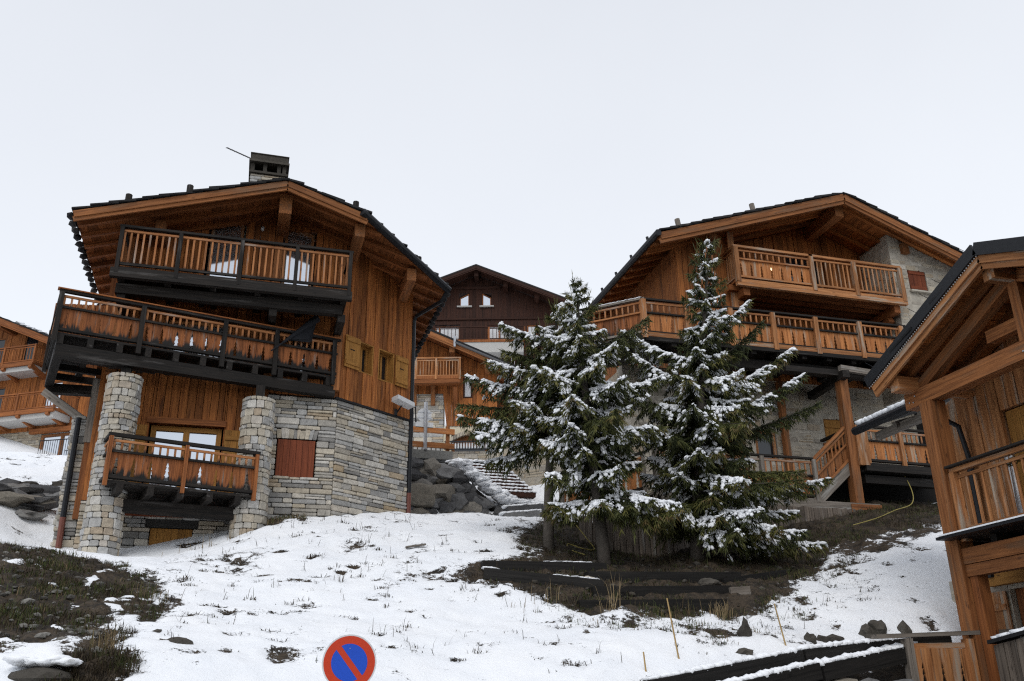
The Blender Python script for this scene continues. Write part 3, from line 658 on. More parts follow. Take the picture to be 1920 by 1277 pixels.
    one(lambda b: (slab(b, F, 5.37, 5.6, 13.3, zt=lambda q: zx(-3.5 + q) - .1, d0=-.6, d1=-.34), slab(b, Fc, 2.4, 8.3, 11.9, d0=-.7, d1=-.4), b.box(-3.4, 3.6, 26.6, 26.9, 4, 11.9), b.box(-3.45, -3.3, 21.9, 26.9, 4, 12)), 'dark_backing', 'dark_void', root)  # unseen dark slabs added so no daylight shows through the board gaps
    # openings
    window(root, F, 2.0, 2.77, 11.0, 13.08, 1, 'wood_light', ztr=13.33)
    window(root, F, 3.80, 4.53, 11.0, 13.27, 1, 'wood_light', ztr=13.05)
    window(root, F, 1.30, 2.70, 9.15, 10.33, 3, 'wood_light')
    window(root, F, 4.25, 4.70, 9.2, 10.12, 1, 'wood_light')
    d = window(root, F, 1.22, 2.76, 6.05, 7.70, 2, 'wood_honey', fw=.11)
    d['label'] = 'glazed double door behind the lowest balcony'
    one(lambda b: b.beam((-2.38, 21.54, 7.79), (-.66, 21.54, 7.79), .12, .14), 'lintel', 'wood_shade', root)
    shutter(root, F, .72, 1.15, 6.05, 7.66, 'wood_honey', .09); shutter(root, F, 2.83, 3.42, 6.05, 7.66, 'wood_honey', .09)
    shutter(root, F, 4.04, 4.91, 6.65, 7.54, 'wood_red', .02, bars=False, label='closed dark red double shutter in the stone wall')
    shutter(root, F, 1.49, 2.37, 3.3, 5.36, 'wood_honey', -.05, bars=False, name='door')
    one(lambda b: (b.beam((-3.2, 21.56, 5.72), (-.1, 21.56, 5.72), .10, .24)), 'lintel', 'wood_red', root)
    for s0, s1, z0, z1 in cops:
        # deep honey-coloured reveals of the two small windows
        def rev(b):
            e = .03
            for P in ([(s0, z0), (s0 + e, z0), (s0 + e, z1), (s0, z1)], [(s1 - e, z0), (s1, z0), (s1, z1), (s1 - e, z1)], [(s0 + e, z1 - e), (s1 - e, z1 - e), (s1 - e, z1), (s0 + e, z1)], [(s0 + e, z0), (s1 - e, z0), (s1 - e, z0 + e), (s0 + e, z0 + e)]):
                b.add([Fc(x, y, -.26) for x, y in P] + [Fc(x, y, .055) for x, y in P], MB.HEX)
        one(rev, 'window_reveal', 'wood_honey', root)
        window(root, Fc, s0 + .03, s1 - .03, z0 + .03, z1 - .03, 2, 'wood_honey', 'glass_dark', fw=.05, dep=-.19)
    shutter(root, Fc, .06, .55, 9.50, 10.34, 'wood_honey', .11, slot=True); shutter(root, Fc, 1.81, 2.27, 9.46, 10.30, 'wood_honey', .11, slot=True)
    # columns
    for x, y, zt_, zb_ in ((-2.83, 20.5, 8.42, 3.9), (.04, 21.0, 8.27, 4.4)):
        r = .35
        fn = lambda s, z, d: V3((x + (r + d + (zt_ - z)*.006)*math.cos(s/r), y + (r + d + (zt_ - z)*.006)*math.sin(s/r), z))
        o = one(lambda b: stones(b, fn, 6.283*r, zb_, zt_, (.09, .20), (.10, .21), (.004, .028)), 'column', 'stone_column', root)
        one(lambda b: b.tube([(x, y, zb_ - .3), (x, y, zt_ - .01)], r - .03, 20), 'column_core', 'mortar_dark', o)
    # ---- top balcony
    z = 10.95; yf = 20.25; xl, xR = -3.33, 1.86
    js = [((xl + .1 + i*(xR - xl - .2)/5, yf + .1, z - .18), (xl + .1 + i*(xR - xl - .2)/5, 21.6, z - .18), .14, .2) for i in range(6)]
    b1 = deck('balcony', root, [(xl, yf), (xR, yf), (xR, 21.55), (xl, 21.55)], z, .05, js)
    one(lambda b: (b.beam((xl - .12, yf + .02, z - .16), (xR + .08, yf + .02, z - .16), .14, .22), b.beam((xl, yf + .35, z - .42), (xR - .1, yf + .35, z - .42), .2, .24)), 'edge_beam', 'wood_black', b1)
    for x in (-3.2, .15, 1.75): one(lambda b: b.beam((x, yf + .3, z - .62), (x, 21.6, z - .62), .18, .2), 'bracket', 'wood_black', b1)
    railing(b1, (xl, yf, z), (xR, yf, z), 1.04, 'bars', (.0, .245, .51, .755, 1), mb='wood_baluster', bal=.135, post_drop=.05, pw=.085, rail_h=.055)
    railing(b1, (xl, 21.5, z), (xl, yf + .08, z), 1.04, 'bars', (), mb='wood_baluster'); railing(b1, (xR, yf + .08, z), (xR, 21.5, z), 1.04, 'bars', (), mb='wood_baluster')
    # ---- wide middle balcony, set askew
    z = 9.14; P0 = V3((-4.27, 19.95, 0)); P1 = V3((1.78, 21.40, 0)); dv = (P1 - P0).normalized(); nv = V3((-dv.y, dv.x, 0))
    L2 = (P1 - P0).length; BL = P0 + nv*2.55
    poly = [tuple(P0[:2]), tuple(P1[:2]), (1.8, 21.58), (-3.5, 21.58), tuple((BL)[:2])]
    js = []
    for i in range(11):
        s = .12 + i*(L2 - .3)/10; a = P0 + dv*s + nv*.0; ln = (21.6 - a.y)/nv.y if s > .9 else 2.5
        js.append((a + V3((0, 0, z - .15)), a + nv*ln + V3((0, 0, z - .15)), .13, .2))
    b2 = deck('balcony', root, poly, z, .05, js)
    def under(b):
        for o_, w_, h_, zz in ((.12, .22, .26, z - .38),):
            b.beam(P0 + nv*o_ + dv*.06 + V3((0, 0, zz)), P1 + nv*o_ + V3((0, 0, zz)), w_, h_)
        b.beam(P0 + nv*.25 + dv*.14 + V3((0, 0, z - .36)), BL + dv*.14 + V3((0, 0, z - .36)), .18, .22)
        b.beam(BL + dv*.1 + V3((0, 0, z - .50)), V3((-3.4, 22.4, z - .50)), .2, .22)
        for q in (.75, 1.5, 2.2): b.beam(P0 + dv*.05 + nv*q + V3((0, 0, z - .28)), P0 + dv*2.2 + nv*q + V3((0, 0, z - .28)), .12, .14)
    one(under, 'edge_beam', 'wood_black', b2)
    one(lambda b: (b.beam(BL + V3((.1, -.1, z - .62)), V3((-3.52, 21.75, z - 1.55)), .13, .17), b.beam(V3((-3.55, 21.7, 7.2)), V3((-3.55, 21.7, 8.7)), .2, .2)), 'brace', 'wood_grey', b2)
    for x, y, z_ in ((-2.83, 20.5, 8.38), (.04, 21.0, 8.22)): one(lambda b: b.beam(V3((x, y, z - .53)), V3((x, y, z_)), .2, .2), 'post_block', 'wood_black', b2)
    one(lambda b: wall_boards(b, (-4.88, 22.35), (-3.5, 22.2), 9.1, 10.75, (0, -1), wd=.16, back=.03), 'back_panel', 'wood_shade', b2)
    zz = V3((0, 0, z))
    railing(b2, P0 + zz, P1 + zz, .97, 'panel', (0, .27, .56, .755, .985), bal=.14, mr='wood_black', post_drop=.10, split=.60, pw=.10, rail_h=.055)
    railing(b2, BL + zz - nv*.1, P0 + zz + nv*.1, .97, 'panel', (0,), bal=.14, split=.60)
    one(lambda b: b.beam(P0 + zz + V3((0, 0, .985)) - dv*.1, P1 + zz + V3((0, 0, .985)) + dv*.05, .16, .025), 'handrail', 'wood_shade', b2)
    # ---- small lowest balcony between the columns
    z = 5.95; P0 = V3((-2.80, 19.62, 0)); P1 = V3((.10, 20.5, 0)); dv = (P1 - P0).normalized(); nv = V3((-dv.y, dv.x, 0)); zz = V3((0, 0, z))
    js = [(P0 + dv*s + V3((0, 0, z - .14)), P0 + dv*s + nv*((21.55 - P0.y - dv.y*s)/nv.y) + V3((0, 0, z - .14)), .13, .18) for s in (.3, .9, 1.5, 2.1, 2.7)]
    b3 = deck('balcony', root, [tuple(P0[:2]), tuple(P1[:2]), (.1, 21.55), (-3.0, 21.55)], z, .05, js)
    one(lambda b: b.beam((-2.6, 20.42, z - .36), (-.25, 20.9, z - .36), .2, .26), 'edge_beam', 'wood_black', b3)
    railing(b3, P0 + zz, P1 + zz, .97, 'panel', (0, .5, 1), bal=.15, split=.62, mpost='wood_shade', mr='wood_black', pw=.08)
    railing(b3, P0 + zz + nv*1.6, P0 + zz + nv*.06, .97, 'panel', (), bal=.15, split=.62); railing(b3, P1 + zz + nv*.06, P1 + zz + nv*.9, .97, 'panel', (), bal=.15, split=.62)
    # pipes
    one(lambda b: (b.tube([(4.62, 21.95, 12.0), (4.5, 22.05, 11.75), (3.98, 22.9, 11.62), (3.93, 23.0, 11.5), (3.93, 23.0, 6.7)], .055, 8), b.tube([(3.93, 23.0, 8.2), (3.93, 23.0, 8.9)], .065, 8)), 'downpipe', 'metal_dark', root)
    one(lambda b: b.tube([(3.93, 23.0, 6.72), (3.93, 23.0, 5.7)], .06, 8), 'downpipe', 'copper', root, 'copper foot of the downpipe at the chamfered corner')
    one(lambda b: b.tube([(-3.82, 21.62, 7.75), (-3.80, 21.62, 5.5)], .06, 8), 'downpipe', 'metal_dark', root)
    one(lambda b: b.tube([(-3.80, 21.62, 5.52), (-3.78, 21.62, 4.3)], .065, 8), 'downpipe', 'copper', root, 'copper foot of the downpipe by the left column')
    # lamps
    fl = one(lambda b: (b.add([V3(p) for p in ((3.30, 22.35, 8.92), (3.80, 22.75, 8.86), (3.92, 22.45, 8.86), (3.42, 22.05, 8.92), (3.30, 22.35, 9.03), (3.80, 22.75, 8.97), (3.92, 22.45, 8.97), (3.42, 22.05, 9.03))], MB.HEX)), 'floodlight', 'white_metal', root)
    one(lambda b: (b.tube([(3.6, 22.5, 8.9), (3.5, 22.75, 8.75)], .02, 6), b.box(3.38, 3.5, 22.62, 22.74, 8.66, 8.82), b.tube([(3.72, 22.6, 8.9), (4.02, 22.9, 9.0), (4.05, 22.95, 8.6)], .02, 6)), 'bracket', 'metal_dark', fl)
    one(lambda b: (b.lump((-1.52, 21.45, 10.72), .075, .06, .10), b.tube([(-1.52, 21.45, 10.8), (-1.52, 21.55, 10.86)], .02)), 'wall_lamp', 'metal_dark', root)
    one(lambda b: b.lump((-.28, 21.52, 13.0), .045, .045, .07, n=2, rough=.05), 'wall_lamp', 'white_metal', root)
left_chalet()
# the folded parasol leaning on the middle balcony
def par(b):
    b.tube([(1.22, 21.1, 10.50), (.45, 21.0, 9.75)], .10, 9, .03)
    for i in range(5): b.prism([(1.25 - .02*i, 21.1, 10.50 - .05*i), (.55, 21.02 + .02*i, 9.85), (1.05 + .02*i, 21.08 + .03*i, 9.85 + U(0, .15))], (.0, .05, .03))
    b.tube([(.45, 21.0, 9.75), (.2, 20.95, 9.5)], .02, 6)
one(par, 'folded_parasol', 'cloth_black', None, 'black folded parasol leaning in the right corner of the askew middle balcony', 'parasol')

# ================================================================== RIGHT CHALET
def right_chalet():
    root = thing('wooden_chalet', 'wide chalet with pale wood balconies and stone wall behind the spruces', 'chalet', (15, 23, 6))
    rf, zx = roof(root, 16.17, 15.60, .35, .385, 10.07, 20.9, 20.0, 27.0,
                  purl=[(16.17, .28, .40, 20.3, 26.8), (12.0, .24, .32, 20.5, 26.8), (18.5, .24, .32, 20.5, 26.8)], barge=(.20, .14), wood='wood_post', wsoff='wood_panel' if 0 else 'wood_orange')
    one(lambda b: b.tube([(10.0, 19.93, zx(10.0) + .05), (10.0, 27.0, zx(10.0) + .05)], .095, 8), 'gutter', 'metal_dark', rf)
    for x in (10.7, 13.1): one(lambda b: b.tube([(x, 20.05, zx(x) + .05), (x - .05, 20.05, zx(x) + .36)], .075, 8), 'snow_guard_post', 'wood_grey', rf)
    one(lambda b: [b.tube([(10.0 , 20.6 + i*1.15, zx(10) + .1), (9.97, 20.6 + i*1.15, zx(10) + .25)], .04, 6) for i in range(6)], 'snow_guard', 'metal_dark', rf)
    # struts from wall to purlins
    for x in (12.0,): one(lambda b: b.beam((x, 21.9 if x > 13 else 20.95, zx(x) - 1.0), (x, 20.35, zx(x) - .38), .18, .2), 'strut', 'wood_post', rf)
    A, B = (11.0, 22.0), (19.0, 22.0); F = wallfn(A, B, (0, -1))
    one(lambda b: wall_boards(b, A, B, 10.3, lambda s: zx(11 + s) - .02, (0, -1), [(4.2, 5.6, 12.65, 14.6)], wd=.17), 'wall', 'wood_orange', root)
    one(lambda b: b.box(11.0, 11.12, 21.05, 26.8, 10.0, zx(11) - .05), 'side_wall', 'wood_orange', root)
    one(lambda b: wall_boards(b, (11.0, 20.98), (12.72, 20.98), 10.6, lambda s: zx(11 + s) - .02, (0, -1), wd=.17), 'wall', 'wood_orange', root)
    one(lambda b: wall_boards(b, (12.72, 20.98), (12.72, 22.0), 10.6, zx(12.72) - .03, (1, 0), wd=.17), 'wall', 'wood_orange', root)
    one(lambda b: b.beam((12.70, 20.9, 10.6), (12.70, 20.9, zx(12.7) - .05), .2, .2, (0, 1, 0)), 'corner_post', 'wood_light', root)
    window(root, F, 4.25, 5.55, 12.6, 14.55, 2, 'wood_light', 'glass_dark')
    # stone flank on the right, with its small shuttered window
    Fs = wallfn((17.98, 20.62), (21.6, 20.62), (0, -1)); so = [(.52, 1.17, 13.05, 13.78)]
    st = lambda s: zx(17.98 + s) - .02
    o = one(lambda b: (stones(b, Fs, 3.4, 10.0, 15.2, (.12, .24), (.2, .45), (-.012, .012), .035, so, zt=st), stones(b, wallfn((17.98, 22.0), (17.98, 20.62), (-1, 0)), 1.38, 10.0, 14.8, (.12, .24), (.2, .3), (-.012, .012), .035)), 'stone_wall', 'stone_rubble', root)
    one(lambda b: (slab(b, Fs, 3.4, 9.8, 15, zt=st, openings=so, d0=-.3, d1=-.004), slab(b, wallfn((17.98, 22.0), (17.98, 20.93), (-1, 0)), 1.07, 9.8, 14.75, d0=-.3, d1=-.004)), 'mortar', 'mortar_pale', o)
    shutter(root, Fs, .54, 1.15, 13.07, 13.76, 'wood_red', -.02)
    one(lambda b: b.beam((18.45, 20.56, 13.03), (19.2, 20.56, 13.03), .10, .05), 'window_sill', 'mortar_pale', root)
    one(lambda b: (b.box(11.2, 19, 22.5, 22.7, 10, 14), b.box(11.2, 22, 26.4, 26.6, 6, 13.9)), 'dark_backing', 'dark_void', root)  # dark slabs added behind the boards to block light through the hollow house
    # lower stone storey
    Fl = wallfn((9.6, 22.0), (19.0, 22.0), (0, -1)); lo = [(2.6, 3.6, 6.6, 8.9), (6.2, 7.3, 7.6, 9.3), (3.9, 4.6, 7.9, 8.8)]
    o = one(lambda b: stones(b, Fl, 9.4, 5.2, 10.4, (.12, .26), (.2, .5), (-.012, .012), .035, lo), 'stone_wall', 'stone_rubble', root)
    one(lambda b: slab(b, Fl, 9.4, 5.0, 10.4, openings=lo, d0=-.4, d1=-.004), 'mortar', 'mortar_pale', o)
    o = one(lambda b: stones(b, wallfn((9.6, 27), (9.6, 22.0), (-1, 0)), 5, 6, 10.3, (.12, .26), (.2, .5), (-.012, .012), .035), 'stone_wall', 'stone_rubble', root)
    one(lambda b: slab(b, wallfn((9.6, 27), (9.6, 22.0), (-1, 0)), 5, 6, 10.3, d0=-.3, d1=-.004), 'mortar', 'mortar_pale', o)
    shutter(root, Fl, 2.62, 3.58, 6.4, 8.88, 'wood_shade', -.05, name='door'); shutter(root, Fl, 6.24, 7.26, 7.55, 9.28, 'wood_honey', -.05)
    window(root, Fl, 3.93, 4.57, 7.93, 8.77, 1, 'wood_light', 'glass_dark')
    one(lambda b: (b.beam((14.35, 21.8, 7.0), (14.35, 21.8, 10.2), .16, .16, (0, 1, 0))), 'corner_post', 'wood_post', root)
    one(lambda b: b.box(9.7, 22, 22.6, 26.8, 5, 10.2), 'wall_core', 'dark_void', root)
    # ---- top balcony
    z = 12.62; yf = 20.35; xl, xR = 12.52, 17.95
    b1 = deck('balcony', root, [(xl, yf), (xR, yf), (xR, 20.55), (xR, 21.95), (xl, 21.95)], z, .05, [((xl - .1, y, z - .14), (xR - .02, y, z - .14), .16, .16) for y in (20.75, 21.1, 21.45, 21.8)], mfloor='wood_shade')
    one(lambda b: b.beam((xl - .05, yf, z - .13), (xR + .08, yf, z - .13), .12, .20), 'edge_beam', 'wood_light', b1)
    for x in (xl + .3, xR - .2): one(lambda b: (b.beam((x, yf + .1, z - .33), (x, 22, z - .33), .2, .22), b.beam((x, yf + .45, z - .5), (x, 21.95, z - 1.0), .18, .22)), 'bracket', 'wood_shade', b1)
    railing(b1, (xl, yf, z), (xl + 2.42, yf, z), 1.03, 'panel', (0, 1), 'wood_light', 'wood_baluster', 'wood_panel', 'wood_light', split=.60, bal=.19, pw=.13)
    railing(b1, (xl + 2.42, yf, z), (xR, yf, z), 1.03, 'bars', (.47, 1), 'wood_light', 'wood_light', 'wood_panel', 'wood_light', bal=.145, pw=.13)
    railing(b1, (xl, 20.9, z), (xl, yf + .08, z), 1.03, 'bars', (), 'wood_light', 'wood_light')
    l = one(lambda b: b.lump((14.62, 21.8, 13.86), .05, .05, .06, n=2, rough=.02), 'wall_lamp', 'lamp_glow', root, 'small lit bulb over the top balcony')
    one(lambda b: b.box(14.52, 14.72, 21.82, 21.98, 13.92, 13.97), 'lamp_shade', 'metal_dark', l)
    # ---- long middle balcony with its bevelled left end
    z = 10.62; a0, a1, a2 = (8.35, 21.4), (9.55, 20.3), (17.6, 20.2)
    js = [((x, 20.3, z - .16), (x, 22, z - .16), .15, .2) for x in np.linspace(9.6, 17.4, 11)]
    b2 = deck('balcony', root, [a0, a1, a2, (17.7, 21.95), (9.6, 21.95), (8.35, 22.6)], z, .05, js)
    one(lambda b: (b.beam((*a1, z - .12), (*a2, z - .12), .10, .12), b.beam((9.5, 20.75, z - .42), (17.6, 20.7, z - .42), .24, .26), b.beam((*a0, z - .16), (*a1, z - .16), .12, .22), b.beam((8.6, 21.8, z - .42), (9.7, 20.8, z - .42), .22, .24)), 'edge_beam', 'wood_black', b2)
    one(lambda b: b.beam((9.58, 20.262, z - .01), (17.6, 20.165, z - .01), .03, .12), 'fascia', 'wood_light', b2)
    railing(b2, (*a1, z), (*a2, z), 1.03, 'panel', (0, .155, .315, .475, .64, .815, .985), 'wood_black', 'wood_baluster', 'wood_panel', 'wood_light', split=.60, bal=.17, pw=.13, rail_h=.05)
    railing(b2, (*a0, z), (*a1, z), 1.03, 'panel', (0,), 'wood_grey', 'wood_baluster', 'wood_rotted', 'wood_grey', split=.60, bal=.17, pw=.13, rail_h=.05)
    one(lambda b: [b.lump((8.35 + 1.2*t, 21.4 - 1.1*t, z + 1.045), .10, .07, .022, axis=(1.2, -1.1, 0)) for t in np.linspace(.02, .95, 14)], 'snow', 'snow', b2)
    # ---- porch post, stair and lower deck
    one(lambda b: b.beam((15.33, 20.4, 6.3), (15.40, 20.4, 9.95), .25, .25, (0, 1, 0)), 'porch_post', 'wood_post', root)
    one(lambda b: (b.beam((13.6, 20.35, 10.02), (18.6, 20.35, 10.02), .24, .16), b.beam((15.3, 20.0, 9.92), (15.5, 22, 9.92), .2, .2)), 'porch_beam', 'wood_black', root)
    one(lambda b: b.beam((15.25, 20.18, 10.13), (17.6, 20.18, 10.0), .14, .16), 'porch_beam', 'wood_grey', root)
    z = 7.55
    d3 = deck('terrace', root, [(15.6, 20.3), (18.6, 20.4), (18.6, 22), (15.6, 22)], z, .06, [((15.6, y, z - .16), (18.6, y, z - .16), .14, .18) for y in (20.45, 21.0, 21.6)])
    one(lambda b: (b.beam((15.65, 20.28, z - .14), (18.6, 20.38, z - .14), .12, .2), b.beam((15.7, 20.5, z - .42), (18.6, 20.6, z - .42), .2, .22)), 'edge_beam', 'wood_black', d3)
    railing(d3, (15.6, 20.3, z), (18.6, 20.4, z), 1.03, 'panel', (0.06, .445, .86), 'wood_black', 'wood_baluster', 'wood_panel', 'wood_light', split=.60, bal=.17, pw=.12, rail_h=.05)
    one(lambda b: b.beam((15.62, 20.32, z - .1), (15.62, 20.32, z + 1.0), .3, .22, (0, 1, 0)), 'post', 'wood_light', d3)
    railing(d3, (15.55, 21.8, z), (15.55, 20.4, z), 1.03, 'panel', (), 'wood_black', 'wood_baluster', 'wood_panel', 'wood_light', split=.60, bal=.17)
    z = 6.52
    d4 = deck('terrace', root, [(9.6, 20.35), (14.3, 20.4), (14.3, 22), (9.6, 22)], z, .06, (), mfloor='wood_grey')
    one(lambda b: (b.beam((9.5, 20.3, z - .18), (15.9, 20.32, z - .22), .16, .24)), 'edge_beam', 'wood_grey', d4)
    one(lambda b: b.beam((15.0, 20.22, z - .24), (15.92, 20.22, z - .24), .02, .22), 'fascia', 'wood_post', d4)
    railing(d4, (9.6, 20.35, z), (14.15, 20.4, z), 1.08, 'panel', (0, .33, .66, 1), 'wood_black', 'wood_baluster', 'wood_panel', 'wood_grey', split=.55, bal=.17, pw=.11, rail_h=.05, post_drop=.1)
    stt = one(lambda b: b.beam((14.1, 20.42, 6.42), (15.5, 20.42, 7.6), .06, .26), 'stair', 'wood_grey', root)
    one(lambda b: b.beam((14.2, 21.5, 6.5), (15.5, 21.5, 7.6), .06, .26), 'stringer', 'wood_grey', stt)
    for i in range(6): one(lambda b: b.box(14.25 + i*.22, 14.55 + i*.22, 20.46, 21.46, 6.62 + i*.185, 6.66 + i*.185), 'step', 'wood_grey', stt)
    railing(stt, (14.2, 20.4, 6.62), (15.35, 20.4, 7.62), 1.0, 'panel', (1,), 'wood_post', 'wood_post', 'wood_post', 'wood_post', split=.5, bal=.17)
    # skirting of rough boards under the deck, and a near-black box that paints the shade below the terrace
    one(lambda b: wall_boards(b, (10.6, 20.25), (15.3, 20.25), lambda s: gz(10.6 + s, 20.2) - .3, lambda s: 6.26 + U(-.04, .02), (0, -1), wd=.15, back=.03), 'skirting', 'wood_plank_grey', root)
    one(lambda b: b.box(15.3, 21, 21.7, 22.2, 5, 7.3), 'shade_box', 'dark_void', root)
    # outside stair going down to the left, behind the first spruce
    s2 = one(lambda b: (b.beam((9.5, 20.9, 6.55), (7.3, 20.9, 5.95), .08, .28)), 'stair', 'wood_grey', root)
    railing(s2, (7.3, 20.85, 5.95), (9.5, 20.85, 6.6), 1.0, 'panel', (0, .5, 1), 'wood_black', 'wood_baluster', 'wood_panel', 'wood_grey', split=.6, bal=.16)
    for i in range(7): one(lambda b: b.box(7.4 + i*.3, 7.75 + i*.3, 20.95, 22.0, 5.98 + i*.09, 6.02 + i*.09), 'step', 'wood_black', s2)

# ================================================================== NEAR CHALET, RIGHT EDGE
def near_chalet():
    root = thing('wooden_chalet', 'nearest chalet cut by the right frame edge, with an open timber gable truss', 'chalet', (14, 11, 1.5))
    # local frame: x = world -Y offset (left to right along the gable), y = world X (into the house)
    T = Matrix(((0, 1, 0, 0), (-1, 0, 0, 10.05), (0, 0, 1, 0), (0, 0, 0, 1)))
    W_ = lambda x, y, z: T @ V3((x, y, z))
    rf, zx = roof(root, 0, 7.90, .40, .40, -2.86, 2.95, 10.4, 18.0, mat=T, purl=[(0, .22, .24, 10.5, 17.8), (-2.45, .22, .24, 10.5, 17.8)], barge=(.15, .13), thick=.06, wood='wood_light', wsoff='wood_orange', rafter_dy=.9, rwood='wood_post', sl=(.4, .6))
    one(lambda b: [b.beam((0, 10.33, zx(0) + .12), (sg*3.03, 10.33, zx(3.03) + .12), .05, .24, (0, 0, 1)) for sg in (-1, 1)], 'verge_slate', 'metal_dark', rf) if 0 else None
    for sg in (-1, 1):
        b = MB(T); b.beam((0, 10.33, zx(0) + .135), (sg*2.94, 10.33, zx(2.94) + .135), .04, .20, (0, 0, 1)); b.build('verge_flashing', 'metal_dark', rf)
    def fr(b):
        for i in range(64):
            t = i/63; x = -2.9*t; p = W_(x, 10.345, zx(x) + .015); b.lump(p, .012, .012, .012)
    one(fr, 'light_string', 'white_metal', rf)
    def bits(b):
        for i in range(9): p = W_(-3.0*(i + .6)/9.5, 10.36, zx(-3.0*(i + .6)/9.5) + .26); b.tube([p, p + V3((-.12, .06, .10))], .006, 4)
    one(bits, 'snow_guard', 'metal_dark', rf)
    one(lambda b: [b.lump(W_(x, U(11.5, 12.5), zx(x) + .2), U(.2, .4), U(.2, .4), .06) for x in np.linspace(-.7, .9, 9)], 'snow', 'snow', rf)
    one(lambda b: (b.box(12.2, 12.9, 9.75, 10.5, 7.6, 8.55), b.box(12.1, 13.0, 9.65, 10.6, 8.56, 8.62)), 'chimney', 'stone_rock', rf)
    # timber truss
    tr = MB(T); tr.beam((-2.72, 11, 6.46), (2.75, 11, 6.46), .24, .28); tr = tr.build('truss', 'wood_post', root)
    for p, q in (((0, 11, 6.3), (0, 11, 7.75)), ((-2.55, 11, 6.55), (-.1, 11, 7.62)), ((2.55, 11, 6.55), (.1, 11, 7.62)), ((-.9, 11.2, 7.0), (1.2, 11.2, 7.0))):
        b = MB(T); b.beam(p, q, .19, .20, (0, 1, 0) if p[0] == q[0] else (0, 0, 1)); b.build('truss_member', 'wood_post', tr)
    b = MB(T)
    for x, z in ((-2.6, 6.42), (-2.45, 6.5), (-2.5, 6.4), (-.05, 6.43), (.05, 6.48)): b.lump((x, 10.87, z), .018, .012, .018)
    b.build('bolt', 'metal_galv', tr)
    b = MB(T); b.beam((-2.22, 11, 1.2), (-2.22, 11, 6.32), .27, .30, (0, 1, 0)); b.build('corner_post', 'wood_post', root)
    b = MB(T); b.beam((-1.99, 11.05, 1.2), (-1.99, 11.05, 3.75), .16, .2, (0, 1, 0)); b.build('corner_post', 'wood_shade', root)
    # set-back wall of broad boards
    F = wallfn((12.1, 13.35), (12.1, 7.6), (-1, 0))
    one(lambda b: wall_boards(b, (12.1, 13.35), (12.1, 7.6), 3.62, lambda s: zx(s - 3.3) - .05, (-1, 0), [(1.42, 2.55, 3.9, 6.15)], wd=.24), 'wall', 'wood_light', root)
    shutter(root, F, 1.45, 2.52, 3.9, 6.12, 'wood_honey', -.02, bars=False, name='door')
    one(lambda b: b.box(12.3, 17.6, 7.3, 12.9, 1.2, 6.9), 'dark_backing', 'dark_void', root)  # unseen dark filling, added to keep light out of the hollow house
    # balcony
    z = 4.02
    b1 = deck('balcony', root, [(10.85, 12.3), (10.85, 7.3), (13.0, 7.3), (13.0, 12.3)], z + .03, .06, [((11.0, y, z - .13), (13, y, z - .13), .12, .16) for y in np.linspace(7.5, 12.2, 8)])
    one(lambda b: b.box(10.58, 10.95, 7.3, 12.28, z - .035, z + .01), 'ledge', 'metal_dark', b1)
    one(lambda b: b.box(10.57, 10.68, 7.3, 12.2, z + .012, z + .035), 'snow', 'snow', b1)
    railing(b1, (10.98, 12.05, z + .05), (10.98, 7.3, z + .05), 1.05, 'bars', (0,), 'wood_light', 'wood_light', mpost='wood_light', bal=.165, pw=.12)
    one(lambda b: b.beam((10.93, 12.1, z + 1.12), (10.93, 7.3, z + 1.12), .18, .035), 'handrail', 'wood_black', b1)
    one(lambda b: (b.beam((11.0, 12.2, 3.72), (11.0, 7.2, 3.72), .2, .24), b.beam((11.0, 12.2, 3.5), (11.0, 7.2, 3.5), .16, .18)), 'edge_beam', 'wood_post', root)
    # stone ground floor
    Fg = wallfn((12.1, 13.92), (12.1, 7.5), (-1, 0)); go = [(1.34, 3.2, .5, 3.3)]
    o = one(lambda b: stones(b, Fg, 6.4, 1.0, 3.58, (.14, .3), (.25, .55), (-.01, .012), .04, go), 'stone_wall', 'stone_rubble', root)
    one(lambda b: slab(b, Fg, 6.4, .8, 3.585, openings=go, d0=-.18, d1=-.004), 'mortar', 'mortar_pale', o)
    one(lambda b: b.beam((12.02, 12.9, 3.48), (12.02, 9.0, 3.48), .14, .22), 'lintel', 'wood_honey', root)
    shutter(root, Fg, .80, 1.30, 1.2, 3.28, 'wood_light', .06, label='open board shutter with an iron hinge')
    shutter(root, Fg, 1.36, 3.18, .6, 3.3, 'wood_shade', -.1, bars=False, name='door')
    one(lambda b: b.tube([(11.95, 12.75, 3.5), (11.95, 12.75, 3.9)], .07, 8), 'downpipe', 'metal_dark', root)
    one(lambda b: b.tube([(11.95, 12.72, 4.1), (11.95, 12.72, 5.5)], .06, 8), 'downpipe', 'metal_dark', root)
    one(lambda b: b.tube([(11.3, 13.15, 6.6), (11.45, 12.95, 6.42), (11.9, 12.75, 6.1), (11.98, 12.72, 5.4)], .045, 8), 'downpipe', 'metal_dark', root)
    # low lean-to roof on the far side with its snowy gutter
    lo = one(lambda b: b.prism([(11.55, 13.2, 6.62), (14.5, 13.2, 7.6), (14.5, 13.2, 7.7), (11.55, 13.2, 6.72)], (0, 1.75, 0)), 'lean_to_roof', 'slate_roof', root)
    one(lambda b: b.tube([(11.5, 13.15, 6.63), (11.5, 15.05, 6.63)], .085, 8), 'gutter', 'metal_dark', lo)
    one(lambda b: [b.lump((11.58, y, 6.77), .11, .15, .075) for y in np.linspace(13.5, 14.9, 12)], 'snow', 'snow', lo, smooth=True)
    one(lambda b: (b.beam((11.75, 13.2, 6.45), (11.75, 14.7, 6.45), .12, .14), b.beam((11.6, 13.3, 6.5), (13, 13.3, 6.9), .1, .1), b.beam((11.6, 14.0, 6.48), (13, 14.0, 6.9), .1, .1)), 'rafter', 'wood_grey', lo)
near_chalet()
